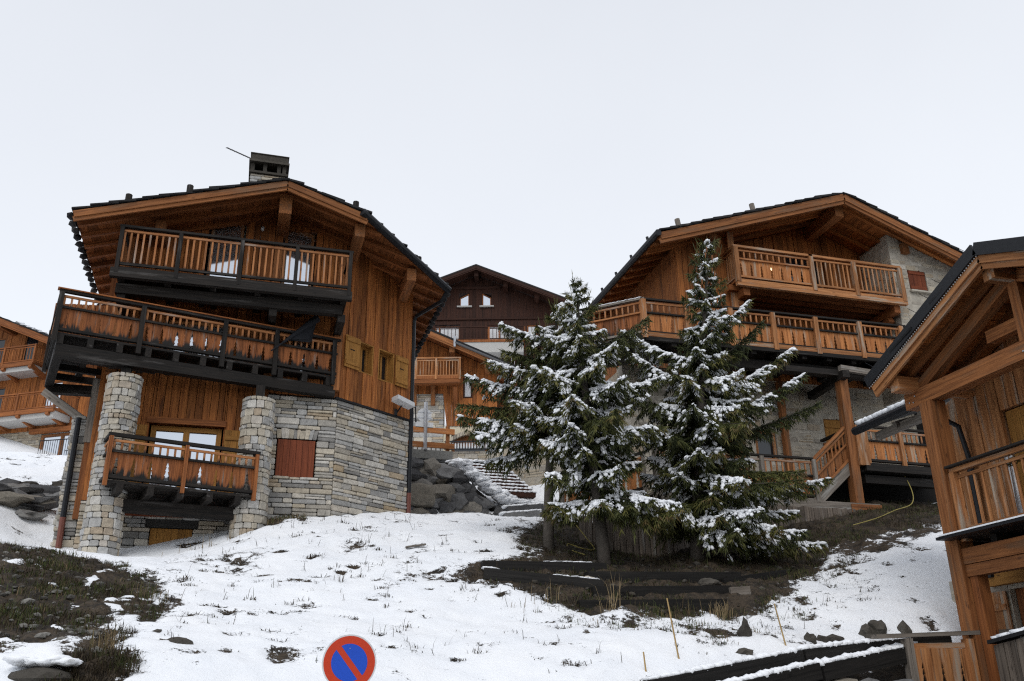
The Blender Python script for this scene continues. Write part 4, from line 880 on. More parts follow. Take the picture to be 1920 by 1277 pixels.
# things on the near balcony
for i in range(2):
    one(lambda b: b.tube([(11.35, 11.35 - i*.09, 4.1), (11.6, 11.55 - i*.09, 5.35)], .035, 6, .03), 'ski', 'metal_galv', None, 'pair of pale grey poles leaning behind the near balcony railing', 'pole', 'grey poles on the near balcony')
def garl(b):
    for i in range(260):
        y = U(9.2, 11.1); p = V3((11.12 + U(-.05, .05), y, 4.98 + U(-.05, .05))); d = V3((U(-1, 1), U(-1, 1), U(-.6, .6)))*.08; b.tube([p, p + d], .010, 4, .003)
one(garl, 'pine_garland', 'needles', None, 'dark pine garland tied along the near balcony rail', 'garland')
def board(b):
    pts = [(11.9, 11.0 - .25*t + .10*math.sin(t*3.1), 4.9 + t*.75) for t in np.linspace(0, 1, 9)]
    b.tube(pts, .10, 8, .02)
one(board, 'pale_horn', 'white_metal', None, 'pale curved board standing by the honey coloured door of the near balcony', 'board')

right_chalet()
# ================================================================== HOUSES BEHIND
def frame(ang):
    a = R(ang); e1 = V3((math.cos(a), math.sin(a), 0)); n = V3((-math.sin(a), math.cos(a), 0))
    T = Matrix(((e1.x, n.x, 0, 0), (e1.y, n.y, 0, 0), (0, 0, 1, 0), (0, 0, 0, 1)))
    return T, (lambda s, d: tuple((e1*s + n*d)[:2])), tuple((-n)[:2]), (lambda d0: (lambda s, z, d: e1*s + n*(d0 - d) + V3((0, 0, z))))
def tb(T, fn, name, mat, parent):
    b = MB(T); fn(b); return b.build(name, mat, parent)
def brown_chalet():
    T, xy, nr, pl = frame(-16.3)
    root = thing('wooden_chalet', 'distant dark brown chalet with two small white gable windows', 'chalet', T @ V3((-2, 64, 23)))
    rf, zx = roof(root, -2.5, 31.0, .40, .43, -9.5, 4.2, 59.0, 74, mat=T, purl=[(-2.5, .3, .5, 59.3, 73), (-.4, .3, .4, 59.4, 73), (1.8, .3, .4, 59.4, 73), (-5, .3, .4, 59.4, 73)], barge=(.20, .12), wood='wood_dark', wsoff='wood_dark', rafter_dy=2.0, oneslab=True)
    F = pl(60.5)
    ops = [(5.25 - 8 + 8 - .02, 5.97, 28.5, 29.55), (6.88, 7.55, 28.5, 29.55), (3.5, 5.3, 25.6, 27.1), (7.25, 8.95, 25.6, 27.0), (10.1, 10.8, 25.6, 27.0)]
    one(lambda b: wall_boards(b, xy(-9, 60.5), xy(3.4, 60.5), 22, lambda s: zx(-9 + s) - .05, nr, ops, wd=.22), 'wall', 'wood_dark', root)
    FW = lambda s, z, d: F(s - 9, z, d)
    for s0, s1, z0, zl, zr in ((5.27, 5.95, 28.52, 29.2, 29.55), (6.9, 7.53, 28.52, 29.55, 29.2)):
        window(root, FW, s0, s1, z0, zl, 1, 'wood_shade', 'glass', ztr=zr, dep=-.05)
        tb(T, lambda b: b.box(s0 - 9.2, s1 - 8.8, 60.3, 60.5, 28.42, 28.52), 'window_sill', 'plaster_white', root)
    for s0, s1, c in ((3.52, 5.28, 1), (7.27, 8.93, 2), (10.12, 10.78, 1)): window(root, FW, s0, s1, 25.62, 26.98, c, 'wood_shade', 'pale_pane', dep=-.05)
    tb(T, lambda b: (b.beam((-9, 60.4, 27.5), (3.4, 60.4, 27.5), .1, .12), b.beam((-4.4, 60.4, 29.95), (-.8, 60.4, 29.95), .1, .2)), 'cross_beam', 'wood_dark', root)
    tb(T, lambda b: b.box(-4.9, -4.6, 59.7, 60.4, 28.6, 30.1), 'wall_lamp', 'metal_grey', root) if 0 else None
    z = 25.45
    bo = tb(T, lambda b: b.box(-8, .9, 59.2, 60.5, z - .2, z - .02), 'balcony', 'wood_shade', root)
    tb(T, lambda b: b.box(-8, .8, 59.25, 60.5, z - .95, z - .21), 'balcony_slab', 'plaster_white', bo)
    railing(bo, (-8, 59.3, z), (.9, 59.3, z), 1.0, 'bars', (.33, .72, 1), 'wood_dark', 'wood_dark', mpost='wood_shade', mat=T, bal=.26)
    tb(T, lambda b: b.box(-.95, -.65, 59.9, 60.45, 26.0, 27.2), 'wall_lamp', 'wood_shade', root) if 0 else None
brown_chalet()
def orange_chalet():
    T, xy, nr, pl = frame(-16.3)
    root = thing('wooden_chalet', 'small orange chalet above the snowy steps, cream plaster below', 'chalet', T @ V3((-4, 46, 12.5)))
    rf, zx = roof(root, -7.0, 19.95, .45, .47, -13, .25, 41.0, 52, mat=T, purl=[(-5.0, .3, .4, 41.2, 51), (-2.9, .25, .35, 41.2, 51), (-1.2, .25, .35, 41.2, 51)], barge=(.22, .12), wood='wood_post', wsoff='wood_shade', rafter_dy=1.2, oneslab=True)
    tb(T, lambda b: b.tube([(-2.75, 40.9, zx(-2.75) - .02), (.2, 40.9, zx(.2) - .02)], .06, 7), 'gutter', 'metal_grey', rf)
    tb(T, lambda b: b.tube([(-2.75, 40.9, zx(-2.75) + .3), (-2.75, 40.9, zx(-2.75) - .25)], .06, 7), 'downpipe', 'metal_galv', rf)
    F = pl(42.3); FW = lambda s, z, d: F(s - 12, z, d)
    one(lambda b: wall_boards(b, xy(-12, 42.3), xy(-.75, 42.3), lambda s: 14.16 if s > 8.66 else 15.8, lambda s: zx(-12 + s) - .05, nr, [(9.6, 10.05, 15.55, 16.6)], wd=.2), 'wall', 'wood_orange', root)
    window(root, FW, 9.6, 10.05, 15.55, 16.6, 1, 'wood_dark', 'pale_pane', fw=.08, dep=-.03)
    one(lambda b: stones(b, lambda s, z, d: F(s - 6.5, z, d + .02), 3.16, 12.0, 15.8, (.14, .28), (.3, .7), (-.01, .02)), 'stone_wall', 'stone_slate', root)
    tb(T, lambda b: b.box(-6.5, -3.34, 42.34, 43, 12, 15.8), 'wall_core', 'mortar_pale', root)
    def pw(b):
        b.box(-3.33, -.75, 42.3, 43.2, 13.75, 14.15); b.box(-3.33, -2.95, 42.3, 43.2, 11.5, 13.75); b.box(-1.2, -.75, 42.3, 43.2, 11.5, 13.75)
    tb(T, pw, 'plaster_wall', 'plaster', root)
    def arch(b):
        for i in range(13):
            t0, t1 = i/13, (i + 1)/13; h = lambda t: 13.38 + .34*math.sin(3.1416*t); x0, x1 = -2.98 + 1.8*t0 + .01, -2.98 + 1.8*t1 - .01
            b.prism([(x0, 42.2, h(t0) - .0), (x1, 42.2, h(t1) - .0), (x1, 42.2, h(t1) + .2), (x0, 42.2, h(t0) + .2)], (0, .2, 0))
    tb(T, arch, 'stone_arch', 'stone_rubble', root)
    tb(T, lambda b: b.box(-2.95, -1.2, 42.6, 42.8, 12, 13.75), 'garage_door', 'wood_post', root)
    tb(T, lambda b: b.box(-2.8, -1.35, 42.5, 42.59, 12.2, 13.2), 'window', 'glass_dark', root)
    bo = tb(T, lambda b: (b.box(-6.2, -2.5, 41.2, 42.3, 16.2, 16.34), b.beam((-6.2, 41.3, 16.1), (-2.5, 41.3, 16.1), .16, .2)), 'balcony', 'wood_shade', root)
    railing(bo, (-4.62, 41.25, 16.3), (-2.52, 41.25, 16.3), 1.0, 'bars', (0, .46, 1), 'wood_light', 'wood_light', mpost='wood_light', mat=T, bal=.14)
    railing(bo, (-6.0, 40.2, 16.0), (-4.62, 41.25, 16.3), 1.0, 'bars', (0,), 'wood_light', 'wood_light', mpost='wood_light', mat=T, bal=.14)
    for x in (-4.75, -3.85): tb(T, lambda b: b.beam((x, 42.2, 15.2), (x, 42.2, 16.2), .2, .2, (0, 1, 0)), 'bracket', 'wood_post', root)
    tb(T, lambda b: b.beam((-2.75, 41.5, 15.9), (-2.75, 42.3, 15.2), .18, .2), 'bracket', 'wood_shade', root)
    fe = tb(T, lambda b: (b.beam((-3.2, 41.3, 13.12), (-.95, 41.3, 13.12), .05, .06), b.beam((-3.2, 41.3, 12.75), (-.95, 41.3, 12.75), .05, .06), [b.beam((x, 41.3, 12.7), (x, 41.3, 13.1), .02, .02, (0, 1, 0)) for x in np.arange(-3.15, -.9, .13)]), 'terrace_railing', 'metal_dark', root)
    tb(T, lambda b: [b.box(x, x + .07, 41.34, 41.36, 12.8, 13.07) for x in np.arange(-3.11, -.95, .13)], 'railing_panel', 'white_metal', fe)
    one(lambda b: stones(b, lambda s, z, d: pl(41.5)(s - 4, z, d), 3.4, 11.4, 12.7, (.14, .26), (.2, .5), (-.01, .02)), 'stone_wall', 'stone_rubble', root)
orange_chalet()
def far_left_chalet():
    T, xy, nr, pl = frame(-31)
    root = thing('wooden_chalet', 'chalet at the left frame edge with two narrow balconies, above a snowy bank', 'chalet', T @ V3((-39, 44, 14)))
    rf, zx = roof(root, -45, 24.55, .45, .44, -50, -33.8, 38.9, 50, mat=T, purl=[(-45, .3, .4, 39.1, 49), (-40.5, .3, .4, 39.1, 49), (-36.5, .3, .4, 39.1, 49)], barge=(.30, .12), wood='wood_shade', wsoff='wood_dark', rafter_dy=1.5, course=.6, sl=(.6, 1.))
    F = pl(40.4); FW = lambda s, z, d: F(s - 48, z, d)
    ops = [(8.3, 9.25, 20.1, 22.0), (5.9, 6.9, 20.1, 22.0), (10.4, 11.3, 20.2, 21.7), (10.35, 11.45, 17.1, 18.9), (6.6, 7.6, 17.0, 18.9), (10.6, 13.4, 14.0, 15.9)]
    one(lambda b: wall_boards(b, xy(-48, 40.4), xy(-34.6, 40.4), 16.1, lambda s: min(zx(-48 + s) - .05, 25), nr, ops, wd=.22), 'wall', 'wood_orange', root)
    for o in ops[:5]: window(root, FW, o[0], o[1], o[2], o[3], 1, 'wood_post', 'glass_dark' if o[0] != 10.35 else 'glass', dep=-.04)
    window(root, FW, 10.65, 13.35, 13.6, 15.8, 2, 'wood_post', 'glass', fw=.14, dep=-.02)
    one(lambda b: stones(b, lambda s, z, d: F(s - 48, z, d), 13.4, 12.5, 16.3, (.12, .22), (.25, .6), (.0, .03), openings=[(10.6, 13.4, 12, 15.85)]), 'stone_wall', 'stone_rubble', root)
    tb(T, lambda b: (b.box(-48, -37.42, 40.42, 41, 12, 16.3), b.box(-37.4, -34.6, 40.9, 41, 12, 16)), 'mortar', 'mortar_pale', root)
    tb(T, lambda b: b.beam((-38, 40.2, 15.98), (-34.4, 40.2, 15.98), .2, .26), 'lintel', 'wood_shade', root)
    for z, s1, y, zs in ((19.8, -37.75, 39.2, .5), (16.85, -35.6, 39.0, .5)):
        bo = tb(T, lambda b: (b.box(-48, s1, y, 40.4, z - .12, z), b.beam((-48, y, z - .12), (s1, y, z - .12), .12, .24)), 'balcony', 'wood_shade', root)
        tb(T, lambda b: b.box(-48, s1 - .1, y + .1, 40.4, z - zs, z - .13), 'balcony_slab', 'plaster_white', bo)
        railing(bo, (-48, y, z), (s1, y, z), 1.0, 'bars', (.35, .6, .8, 1), 'wood_shade', 'wood_shade', mpost='wood_shade', mat=T, bal=.2)
        railing(bo, (s1, y, z), (s1 + .3, 40.3, z), 1.0, 'bars', (), 'wood_shade', 'wood_shade', mpost='wood_shade', mat=T, bal=.2)
        for x in (-41.5, -39.7, -37.9, -36.0):
            if x < s1: tb(T, lambda b: b.beam((x, y - .05, z - .25), (x, 40.4, z - .6), .2, .26), 'bracket', 'wood_shade', bo)
    tb(T, lambda b: b.box(-39.2, -38.9, 38.93, 38.96, 17.15, 17.35), 'white_cloth', 'white_metal', root) if 0 else None
    fe = tb(T, lambda b: (b.tube([(-36.6, 39.4, 15.15), (-34.5, 39.4, 15.1)], .03, 5), [b.tube([(x, 39.4, 13.6), (x, 39.4, 15.13)], .018, 4) for x in np.arange(-36.5, -34.5, .14)]), 'terrace_railing', 'metal_dark', root)
    tb(T, lambda b: [b.lump((-40 + i*.45, 40, zx(-40 + i*.45) + .25), .3, .4, .08) for i in range(5)], 'snow', 'snow', rf)
far_left_chalet()

# ================================================================== RETAINING WALL, STEPS, SIGNS IN THE GAP
def boulder(b, c, r, fl=1.0):
    b.lump(c, r*U(.95, 1.3), r*U(.75, 1.0), r*U(.75, 1.05)*fl, n=2, rough=.38)
def rock_wall():
    root = thing('boulder_wall', 'dark boulder retaining wall between the left chalet and the snowy steps', 'retaining wall', (7, 29, 7.4))
    one(lambda b: b.prism([(4.6, 29.3, 6.2), (10.2, 28.6, 6.2), (9.2, 29.0, 7.7), (8.0, 29.2, 7.75), (6.3, 29.6, 9.3), (4.6, 29.9, 9.42)], (0, .7, 0)), 'earth_core', 'dark_void', root)
    random.seed(12)
    top = lambda x: 9.4 if x < 6.1 else max(7.75, 9.3 - (x - 6.1)*.78)
    x = 4.75
    while x < 9.6:
        z = 6.6 + U(0, .2); r = .3
        while z < top(x) - .12:
            r = U(.22, .42)
            one(lambda b: boulder(b, (x + U(-.12, .12), 28.98 + (z - 7)*.2 - max(0, (x - 7.6))*.28, z), r), 'boulder', 'stone_boulder', root); z += r*1.25
        x += .45
    for p in ((4.75, 5.75, 6.7, 7.55), (4.75, 5.8, 7.57, 8.35)):
        one(lambda b: b.block(((p[0] + p[1])/2, 28.95, (p[2] + p[3])/2), (p[1] - p[0])/2, .35, (p[3] - p[2])/2), 'boulder', 'stone_boulder', root, 'large squared block at the foot of the wall')
    # snow along its top beside the steps
    one(lambda b: [b.lump((6.6 + t*1.75 + U(-.16, .2), 29.6 - t*.55 + U(-.15, .2), 9.36 - t*1.45 + U(-.05, .03)), U(.14, .30), U(.2, .4), U(.07, .12), n=3, rough=.3) for t in np.linspace(0, 1, 60)] and [b.lump((8.4 + t*1.0, 28.9 - t*.3, 7.95 - t*.15 + U(-.03, .02)), U(.15, .28), .25, .07, n=3) for t in np.linspace(0, 1, 16)], 'snow', 'snow', root, smooth=True)
rock_wall()
def steps():
    root = thing('stairway', 'flight of dark wooden steps each edged with snow, beside the boulder wall', 'steps', (8.1, 30.5, 8.5))
    for i in range(10):
        t = i/9; x, y, z = 8.85 - .62*t, 29.7 + 2.1*t, 8.45 + 1.5*t
        s = one(lambda b: b.box(x - .75, x + .62, y, y + .32, z - .16, z), 'step', 'wood_dark', root)
        one(lambda b: [b.lump((x - .72 + q*1.3, y + .12, z + .02), .13, .17, .06) for q in np.linspace(0, 1, 9)], 'snow', 'snow', s, smooth=True)
    one(lambda b: b.box(7.6, 8.9, 31.8, 33, 9.7, 9.96), 'landing', 'stone_rock', root)
    one(lambda b: [b.lump((x, 31.95, 9.99), .16, .3, .07) for x in np.linspace(7.5, 8.9, 9)], 'snow', 'snow', root, smooth=True)
steps()
def low_steps():
    for (x0, x1, y, z, lb) in ((6.95, 8.0, 24.4, 6.80, 'upper snow-capped stone step under the left spruce branches'), (6.6, 7.6, 23.5, 6.42, 'lower snow-capped stone step at the edge of the snow field')):
        r = thing('stone_step', lb, 'step', ((x0 + x1)/2, y, z - .3))
        one(lambda b: b.prism([(x0, y, z - .35), (x1, y, z - .35), (x1, y, z + .12), (x0, y, z)], (0, .5, 0)), 'slab', 'stone_boulder', r)
        one(lambda b: [b.lump((x0 + q*(x1 - x0), y + .2, z + q*.12 + .02), .11, .24, .05) for q in np.linspace(0, 1, 9)], 'snow', 'snow', r, smooth=True)
low_steps()
def gap_bits():
    r = thing('stone_house_wall', 'pale rubble stone wall to the right of the snowy steps', 'stone wall', (10, 32, 8))
    fn = wallfn((9.0, 32.2), (11.4, 30.0), (-.67, -.73))
    one(lambda b: stones(b, fn, 3.3, 7.2, 11.8, (.16, .3), (.25, .6), (-.01, .015), .03), 'stones', 'stone_rubble', r)
    one(lambda b: slab(b, fn, 3.3, 7.2, 11.8, d0=-.5, d1=-.004), 'mortar', 'mortar_pale', r)
    one(lambda b: b.box(4.4, 6.6, 30.0, 30.5, 9.50, 9.80), 'concrete_plinth', 'concrete', None, 'low grey concrete plinth on top of the boulder wall', 'plinth')
    g = thing('guard_rail', 'wooden guard rail of two planks on the concrete plinth', 'guard rail', (5.8, 30.2, 9.8))
    for z in (10.0, 10.52): one(lambda b: b.beam((4.3, 30.1, z + .02), (6.68, 30.1, z), .06, .19), 'plank', 'wood_panel', g)
    one(lambda b: b.beam((6.46, 30.2, 9.80), (6.46, 30.2, 10.75), .12, .12, (0, 1, 0)), 'post', 'wood_post', g)
    one(lambda b: [b.box(x, x + .04, 30.24, 30.28, 9.80, 10.0) for x in np.arange(4.6, 6.2, .16)], 'pickets', 'plaster_white', g)
    s = thing('road_sign', 'round road sign seen from its pale back, on a galvanised pole by the guard rail', 'sign', (5.63, 30.05, 9.8))
    one(lambda b: b.tube([(5.64, 30.0, 9.80), (5.63, 30.0, 11.5)], .065, 8), 'pole', 'metal_galv', s)
    one(lambda b: b.tube([(5.60, 30.07, 11.05), (5.60, 30.09, 11.05)], .25, 28), 'sign_disc', 'white_metal', s)
    one(lambda b: b.box(5.3, 5.92, 30.07, 30.09, 10.60, 10.80), 'sign_panel', 'white_metal', s)
    one(lambda b: [b.box(5.36, 5.88, 30.062, 30.068, z - .018, z + .018) for z in (10.95, 11.15)], 'clamp', 'metal_galv', s)
gap_bits()

# ================================================================== THE SIGN IN FRONT
def sign():
    x, y, z, r = 1.215, 10.6, 2.075, .292
    s = thing('no_parking_sign', 'round red and blue no-parking sign in front of the snowy slope', 'sign', (x, y, gz(x, y)))
    nrm = V3((-.16, -.98, -.02)).normalized(); ex = V3((0, 0, 1)).cross(-nrm).normalized() * 1; ez = ex.cross(-nrm) * -1
    if ez.z < 0: ez = -ez
    if ex.x < 0: ex = -ex
    P = lambda a, c, d: V3((x, y, z)) + ex*a + ez*c + nrm*d
    def disc(b, rad, d0, d1, n=64):
        b.prism([P(rad*math.cos(6.28318*i/n), rad*math.sin(6.28318*i/n), d0) for i in range(n)], nrm*(d1 - d0))
    one(lambda b: disc(b, r, -.012, .004), 'sign_rim', 'white_metal', s)
    one(lambda b: disc(b, r*.945, .0045, .006), 'red_ring', 'sign_red', s)
    def blue(b):
        ri = r*.665; hw = r*.11; n = 48
        for sg in (1, -1):
            # half discs either side of a bar that falls from upper left to lower right
            a0 = math.asin(hw/ri); pts = []
            for i in range(n + 1):
                t = a0 + (math.pi - 2*a0)*i/n; u, v = ri*math.cos(t), sg*ri*math.sin(t)
                c45, s45 = math.cos(R(-52)), math.sin(R(-52)); pts.append(P(u*c45 - v*s45, u*s45 + v*c45, .0065))
            b.prism(pts, nrm*.0012)
    one(blue, 'blue_field', 'sign_blue', s)
    one(lambda b: b.lump(P(0, r*.5, .009), .006, .004, .006), 'rivet', 'metal_galv', s)
    one(lambda b: b.tube([P(0, -3, -.04), P(0, r*.6, -.04)], .03, 10), 'pole', 'metal_galv', s)
sign()

# ================================================================== TIMBERS, FENCES, STAKES, ROCKS
def beam_thing(p, q, w_, h_, lb, grp, snow=0., mat='wood_sleeper', name='timber_beam'):
    if snow:
        r = thing(name, lb, 'timber', ((p[0] + q[0])/2, (p[1] + q[1])/2, p[2] - .1), grp)
        one(lambda b: b.beam(p, q, w_, h_), 'sleeper', mat, r)
        P, Q = V3(p), V3(q); n = int((Q - P).length/.07)
        one(lambda b: [b.lump(P.lerp(Q, (i + U(0, 1))/n) + V3((0, U(-.02, .02), h_/2 + .01)), .09, w_*.52, snow*U(.6, 1.2), axis=(Q - P).normalized()) for i in range(n) if snow > .03 or mnoise.noise(V3((i*.12, p[0], p[1]))) > -.1], 'snow', 'snow', r, smooth=True)
    else: one(lambda b: b.beam(p, q, w_, h_), name, mat, None, lb, 'timber', grp)
G1 = 'black sleepers holding the bank under the spruces'
beam_thing((4.25, 16.72, 4.02), (6.62, 16.55, 4.02), .22, .20, 'black sleeper at upper left of the bank below the leftmost trunk, snow line on top', G1, .022)
beam_thing((4.2, 16.35, 3.84), (6.22, 15.65, 3.58), .22, .20, 'tilted black sleeper falling to the right below the upper left one', G1, .03)
beam_thing((6.05, 16.05, 3.78), (9.2, 16.15, 3.86), .22, .20, 'longest black sleeper below the plank fence, in the middle of the bank', G1)
beam_thing((8.7, 15.95, 3.72), (10.4, 16.5, 4.0), .22, .18, 'black sleeper rising to the right at the right end of the bank', G1)
beam_thing((5.9, 15.45, 3.44), (8.6, 15.50, 3.52), .22, .20, 'black sleeper in the lower row with a pale split end', G1)
beam_thing((5.5, 15.05, 3.16), (8.2, 14.95, 3.22), .22, .20, 'lowest black sleeper just above the snow', G1)
one(lambda b: b.beam((8.55, 15.42, 3.50), (8.95, 15.42, 3.53), .2, .16), 'timber_stump', 'wood_grey', None, 'pale grey split stub of wood at the end of the lower sleeper row', 'timber')
one(lambda b: b.lump((6.02, 15.9, 3.72), .14, .1, .07, n=2), 'rock', 'stone_column', None, 'pale flat stone wedged between two black sleepers', 'rock')
one(lambda b: b.lump((8.35, 15.75, 3.68), .22, .15, .11, n=3, rough=.15), 'rock', 'stone_rock', None, 'rounded grey stone resting under the middle sleeper of the bank', 'rock')
G2 = 'snow-topped timbers along the lower right edge'
beam_thing((5.2, 11.68, 1.80), (7.75, 12.15, 2.20), .24, .22, 'upper snow-topped timber on the left of the lower right edge', G2, .05)
beam_thing((7.78, 12.15, 2.21), (10.9, 12.85, 2.50), .24, .22, 'upper snow-topped timber running right behind the garden fence', G2, .05)
beam_thing((5.3, 11.3, 1.58), (7.82, 11.9, 2.02), .26, .22, 'lower snow-topped timber on the left of the lower right edge', G2, .055)
beam_thing((7.86, 11.9, 2.00), (9.85, 12.38, 2.30), .26, .22, 'lower snow-topped timber ending at the garden fence post', G2, .055)
one(lambda b: [b.lump((U(6.3, 9.6), U(11.75, 12.0), U(1.55, 1.85) + .06*i/40), U(.1, .28), U(.08, .15), U(.05, .12), n=2) for i in range(40)], 'dry_stone_wall', 'stone_boulder', None, 'dark dry stones packed under the snow-topped timbers', 'stone wall')
def garden_fence():
    r = thing('garden_fence', 'light board fence with carved fir shapes at the foot of the near chalet', 'fence', (10.3, 12.25, 1.6))
    A, B = V3((9.68, 12.22, 1.45)), V3((10.72, 12.22, 1.47))
    one(lambda b: b.beam((9.1, 12.2, 2.51), (11.9, 12.2, 2.62), .14, .06), 'handrail', 'wood_grey', r)
    one(lambda b: (b.beam(A + V3((0, 0, .93)), B + V3((0, 0, .93)), .05, .08), b.beam(A + V3((0, 0, .08)), B + V3((0, 0, .08)), .05, .08)), 'cross_rail', 'wood_light', r)
    def bd(b):
        k = 6; wd = 1.04/k
        for i in range(k):
            s0, s1 = i*wd + .003, (i + 1)*wd - .003; T6 = [(.30, 0), (.33, .20), (.44, .09), (.46, .18), (.56, .07), (.58, .15), (.66, .05), (.68, .11), (.78, 0)]
            e0 = [(s0, 0)] + ([(s0 + q*wd, z) for z, q in T6] if i % 2 else []) + [(s0, 1)]; e1 = [(s1, 0)] + ([(s1 - q*wd, z) for z, q in T6] if i % 2 == 0 else []) + [(s1, 1)]
            b.prism([A + V3((s, -.04, .04 + z*.86)) for s, z in e0[::-1]] + [A + V3((s, -.04, .04 + z*.86)) for s, z in e1], (0, .022, 0), (0, 0, 1))
    one(bd, 'board_panel', 'wood_light', r)
    for x, m_ in ((9.66, 'wood_grey'), (10.75, 'wood_light')): one(lambda b: b.beam((x, 12.2, 1.3), (x, 12.2, 2.49), .13, .12, (0, 1, 0)), 'post', m_, r)
    A2 = V3((11.25, 12.0, 1.5))
    one(lambda b: [b.box(11.25 + i*.17, 11.41 + i*.17, 12.15, 12.17, 1.5, 2.38) for i in range(5)], 'board_panel', 'wood_light', r)
    one(lambda b: b.beam((11.2, 12.18, 2.40), (12.2, 12.18, 2.44), .05, .08), 'cross_rail', 'wood_light', r)
garden_fence()
tr = thing('wooden_trough', 'weathered grey wooden box with a thick snow cap at the lower right corner', 'trough', (10.7, 10.8, .8))
one(lambda b: wall_boards(b, (10.3, 11.15), (10.3, 9.6), .7, lambda s: 2.33 + .12*s, (-1, 0), wd=.12, back=.05) or wall_boards(b, (11.2, 11.15), (10.3, 11.15), .7, 2.33, (0, 1), wd=.12, back=.05), 'box', 'wood_plank_grey', tr)
one(lambda b: b.prism([(10.2, 11.2, 2.35), (10.2, 9.5, 2.56), (11.2, 9.5, 2.56), (11.2, 11.2, 2.35)], (0, 0, .05)), 'lid', 'slate_roof', tr)
one(lambda b: [b.lump((10.32 + U(-.03, .3), 11.1 - t*1.5, 2.42 + t*.19), .13, .16, .06) for t in np.linspace(0, 1, 26)], 'snow', 'snow', tr, smooth=True)
one(lambda b: b.prism([(11.3, 9.9, 2.78), (11.3, 9.1, 2.84), (12.0, 9.1, 2.84), (12.0, 9.9, 2.78)], (0, 0, .05)), 'shelf', 'slate_roof', tr)
one(lambda b: [b.lump((11.4, 9.85 - t*.7, 2.87 + t*.05), .12, .12, .05) for t in np.linspace(0, 1, 10)], 'snow', 'snow', tr, smooth=True)
# plank fence, bowed, under the right hand spruces
def plank_fence():
    b = MB(); n = 26
    pts = []
    for i in range(n + 1):
        t = i/n; pts.append(V3((7.15 + 2.85*t, 19.3 - 1.05*math.sin(3.1416*min(1, t*1.05)) - .1*t, 0)))
    for i in range(n):
        a, c = pts[i], pts[i + 1]; d = (c - a); zb_ = gz(a.x, a.y) - .15; t = i/n; zt_ = 5.80 + .05*math.sin(i*2.1) + U(-.05, .05)
        nn = V3((d.y, -d.x, 0)).normalized()*U(.02, .045); off = nn*U(-.4, .6); k_ = d.normalized()*.006; ti = d*U(-.07, .07)
        b.prism([a + k_ + off + V3((0, 0, zb_)), c - k_ + off + V3((0, 0, zb_)), c - k_ + off + ti + V3((0, 0, zt_)), a + k_ + off + ti + V3((0, 0, zt_ + U(-.03, .03)))], nn)
    o = b.build('plank_fence', 'wood_plank_grey'); tag(o, 'bowed fence of weathered upright planks behind the spruce trunks', 'fence')
plank_fence()
for (p, q, lb) in (((5.97, 12.27, 1.98), (5.86, 12.34, 3.02), 'middle thin bamboo stake standing in the snow'), ((7.94, 12.7, 2.25), (7.83, 12.75, 3.02), 'right thin bamboo stake above the snowy timbers'), ((5.36, 12.05, 1.7), (5.33, 12.08, 2.28), 'short thin bamboo stake at the bottom edge')):
    one(lambda b: b.tube([p, q], .013, 6, .010), 'marker_stake', 'wood_bamboo', None, lb, 'stake', 'bamboo stakes in the snow')
def rk(x, y, rx, ry, rz, lb, dz=.0, mat='stone_rock', nm='rock', grp=None, ns=2, ro=.36): one(lambda b: b.lump((x, y, gz(x, y) + rz*.25 + dz), rx*1.1, ry, rz*.8, n=ns, rough=ro), nm, mat, None, lb, 'rock', grp)
G3 = 'dark stones poking out of the snow'
rk(10.1, 13.42, .16, .14, .22, 'larger of two adjoining dark stones in the snow at right', grp=G3); rk(9.88, 13.40, .13, .12, .18, 'smaller of two adjoining dark stones in the snow at right', grp=G3)
rk(10.52, 13.3, .11, .1, .17, 'single dark stone nearest the near chalet wall', grp=G3); rk(8.62, 13.12, .10, .09, .14, 'dark stone left in the row behind the upper timber', grp=G3)
rk(8.98, 13.3, .14, .1, .13, 'grey stone in the middle of the row behind the upper timber', grp=G3); rk(9.22, 13.4, .17, .08, .08, 'flat dark stone at the right of the row behind the upper timber', grp=G3)
rk(7.45, 13.05, .10, .09, .20, 'upright pointed stone between the two long stakes', grp=G3); rk(7.1, 12.5, .13, .10, .08, 'low pale grey stone just behind the timbers', grp=G3)
rk(-.68, 12.6, .17, .16, .12, 'square dark stone in the snow right of the bare bank', grp=G3, ro=.12); rk(-1.95, 11.3, .30, .22, .16, 'big dark boulder under a snow cap at the lower left corner', dz=-.05, ro=.12)
rk(-1.0, 13.1, .13, .1, .08, 'mossy flat stone just above the square dark stone', grp=G3)
one(lambda b: [b.lump((-1.95 + U(-.27, .27), 11.36 + U(-.10, .16), gz(-1.95, 11.3) + .15 + U(0, .03)), .12, .12, .045, n=2) for i in range(18)], 'snow_cap', 'snow', None, 'snow cap on the big dark boulder at the lower left corner', 'snow', smooth=True)
random.seed(5)
for i in range(26):
    x, y = U(-6.4, -4.0), U(23.4, 26.2)
    rk(x, y, U(.3, .75), U(.25, .45), U(.14, .28), 'dark rock in the outcrop left of the left chalet', mat='stone_boulder', grp='dark rocks of the outcrop left of the chalet', dz=U(-.05, .2))
for (x, y) in ((-5.9, 27.5), (-6.6, 28.3), (-5.2, 28.5), (-6.2, 29.4), (-5.5, 30)):
    rk(x, y, U(.12, .25), U(.12, .2), U(.1, .2), 'small dark stone on the snow bank left of the chalet', mat='stone_rock', grp='small stones on the snow bank left of the chalet')
one(lambda b: b.beam((3.1, 18.3, gz(3.1, 18.3) + .06), (3.5, 18.32, gz(3.5, 18.3) + .10), .09, .03), 'wood_plank', 'wood_grey', None, 'small loose board lying on the snow field', 'board')
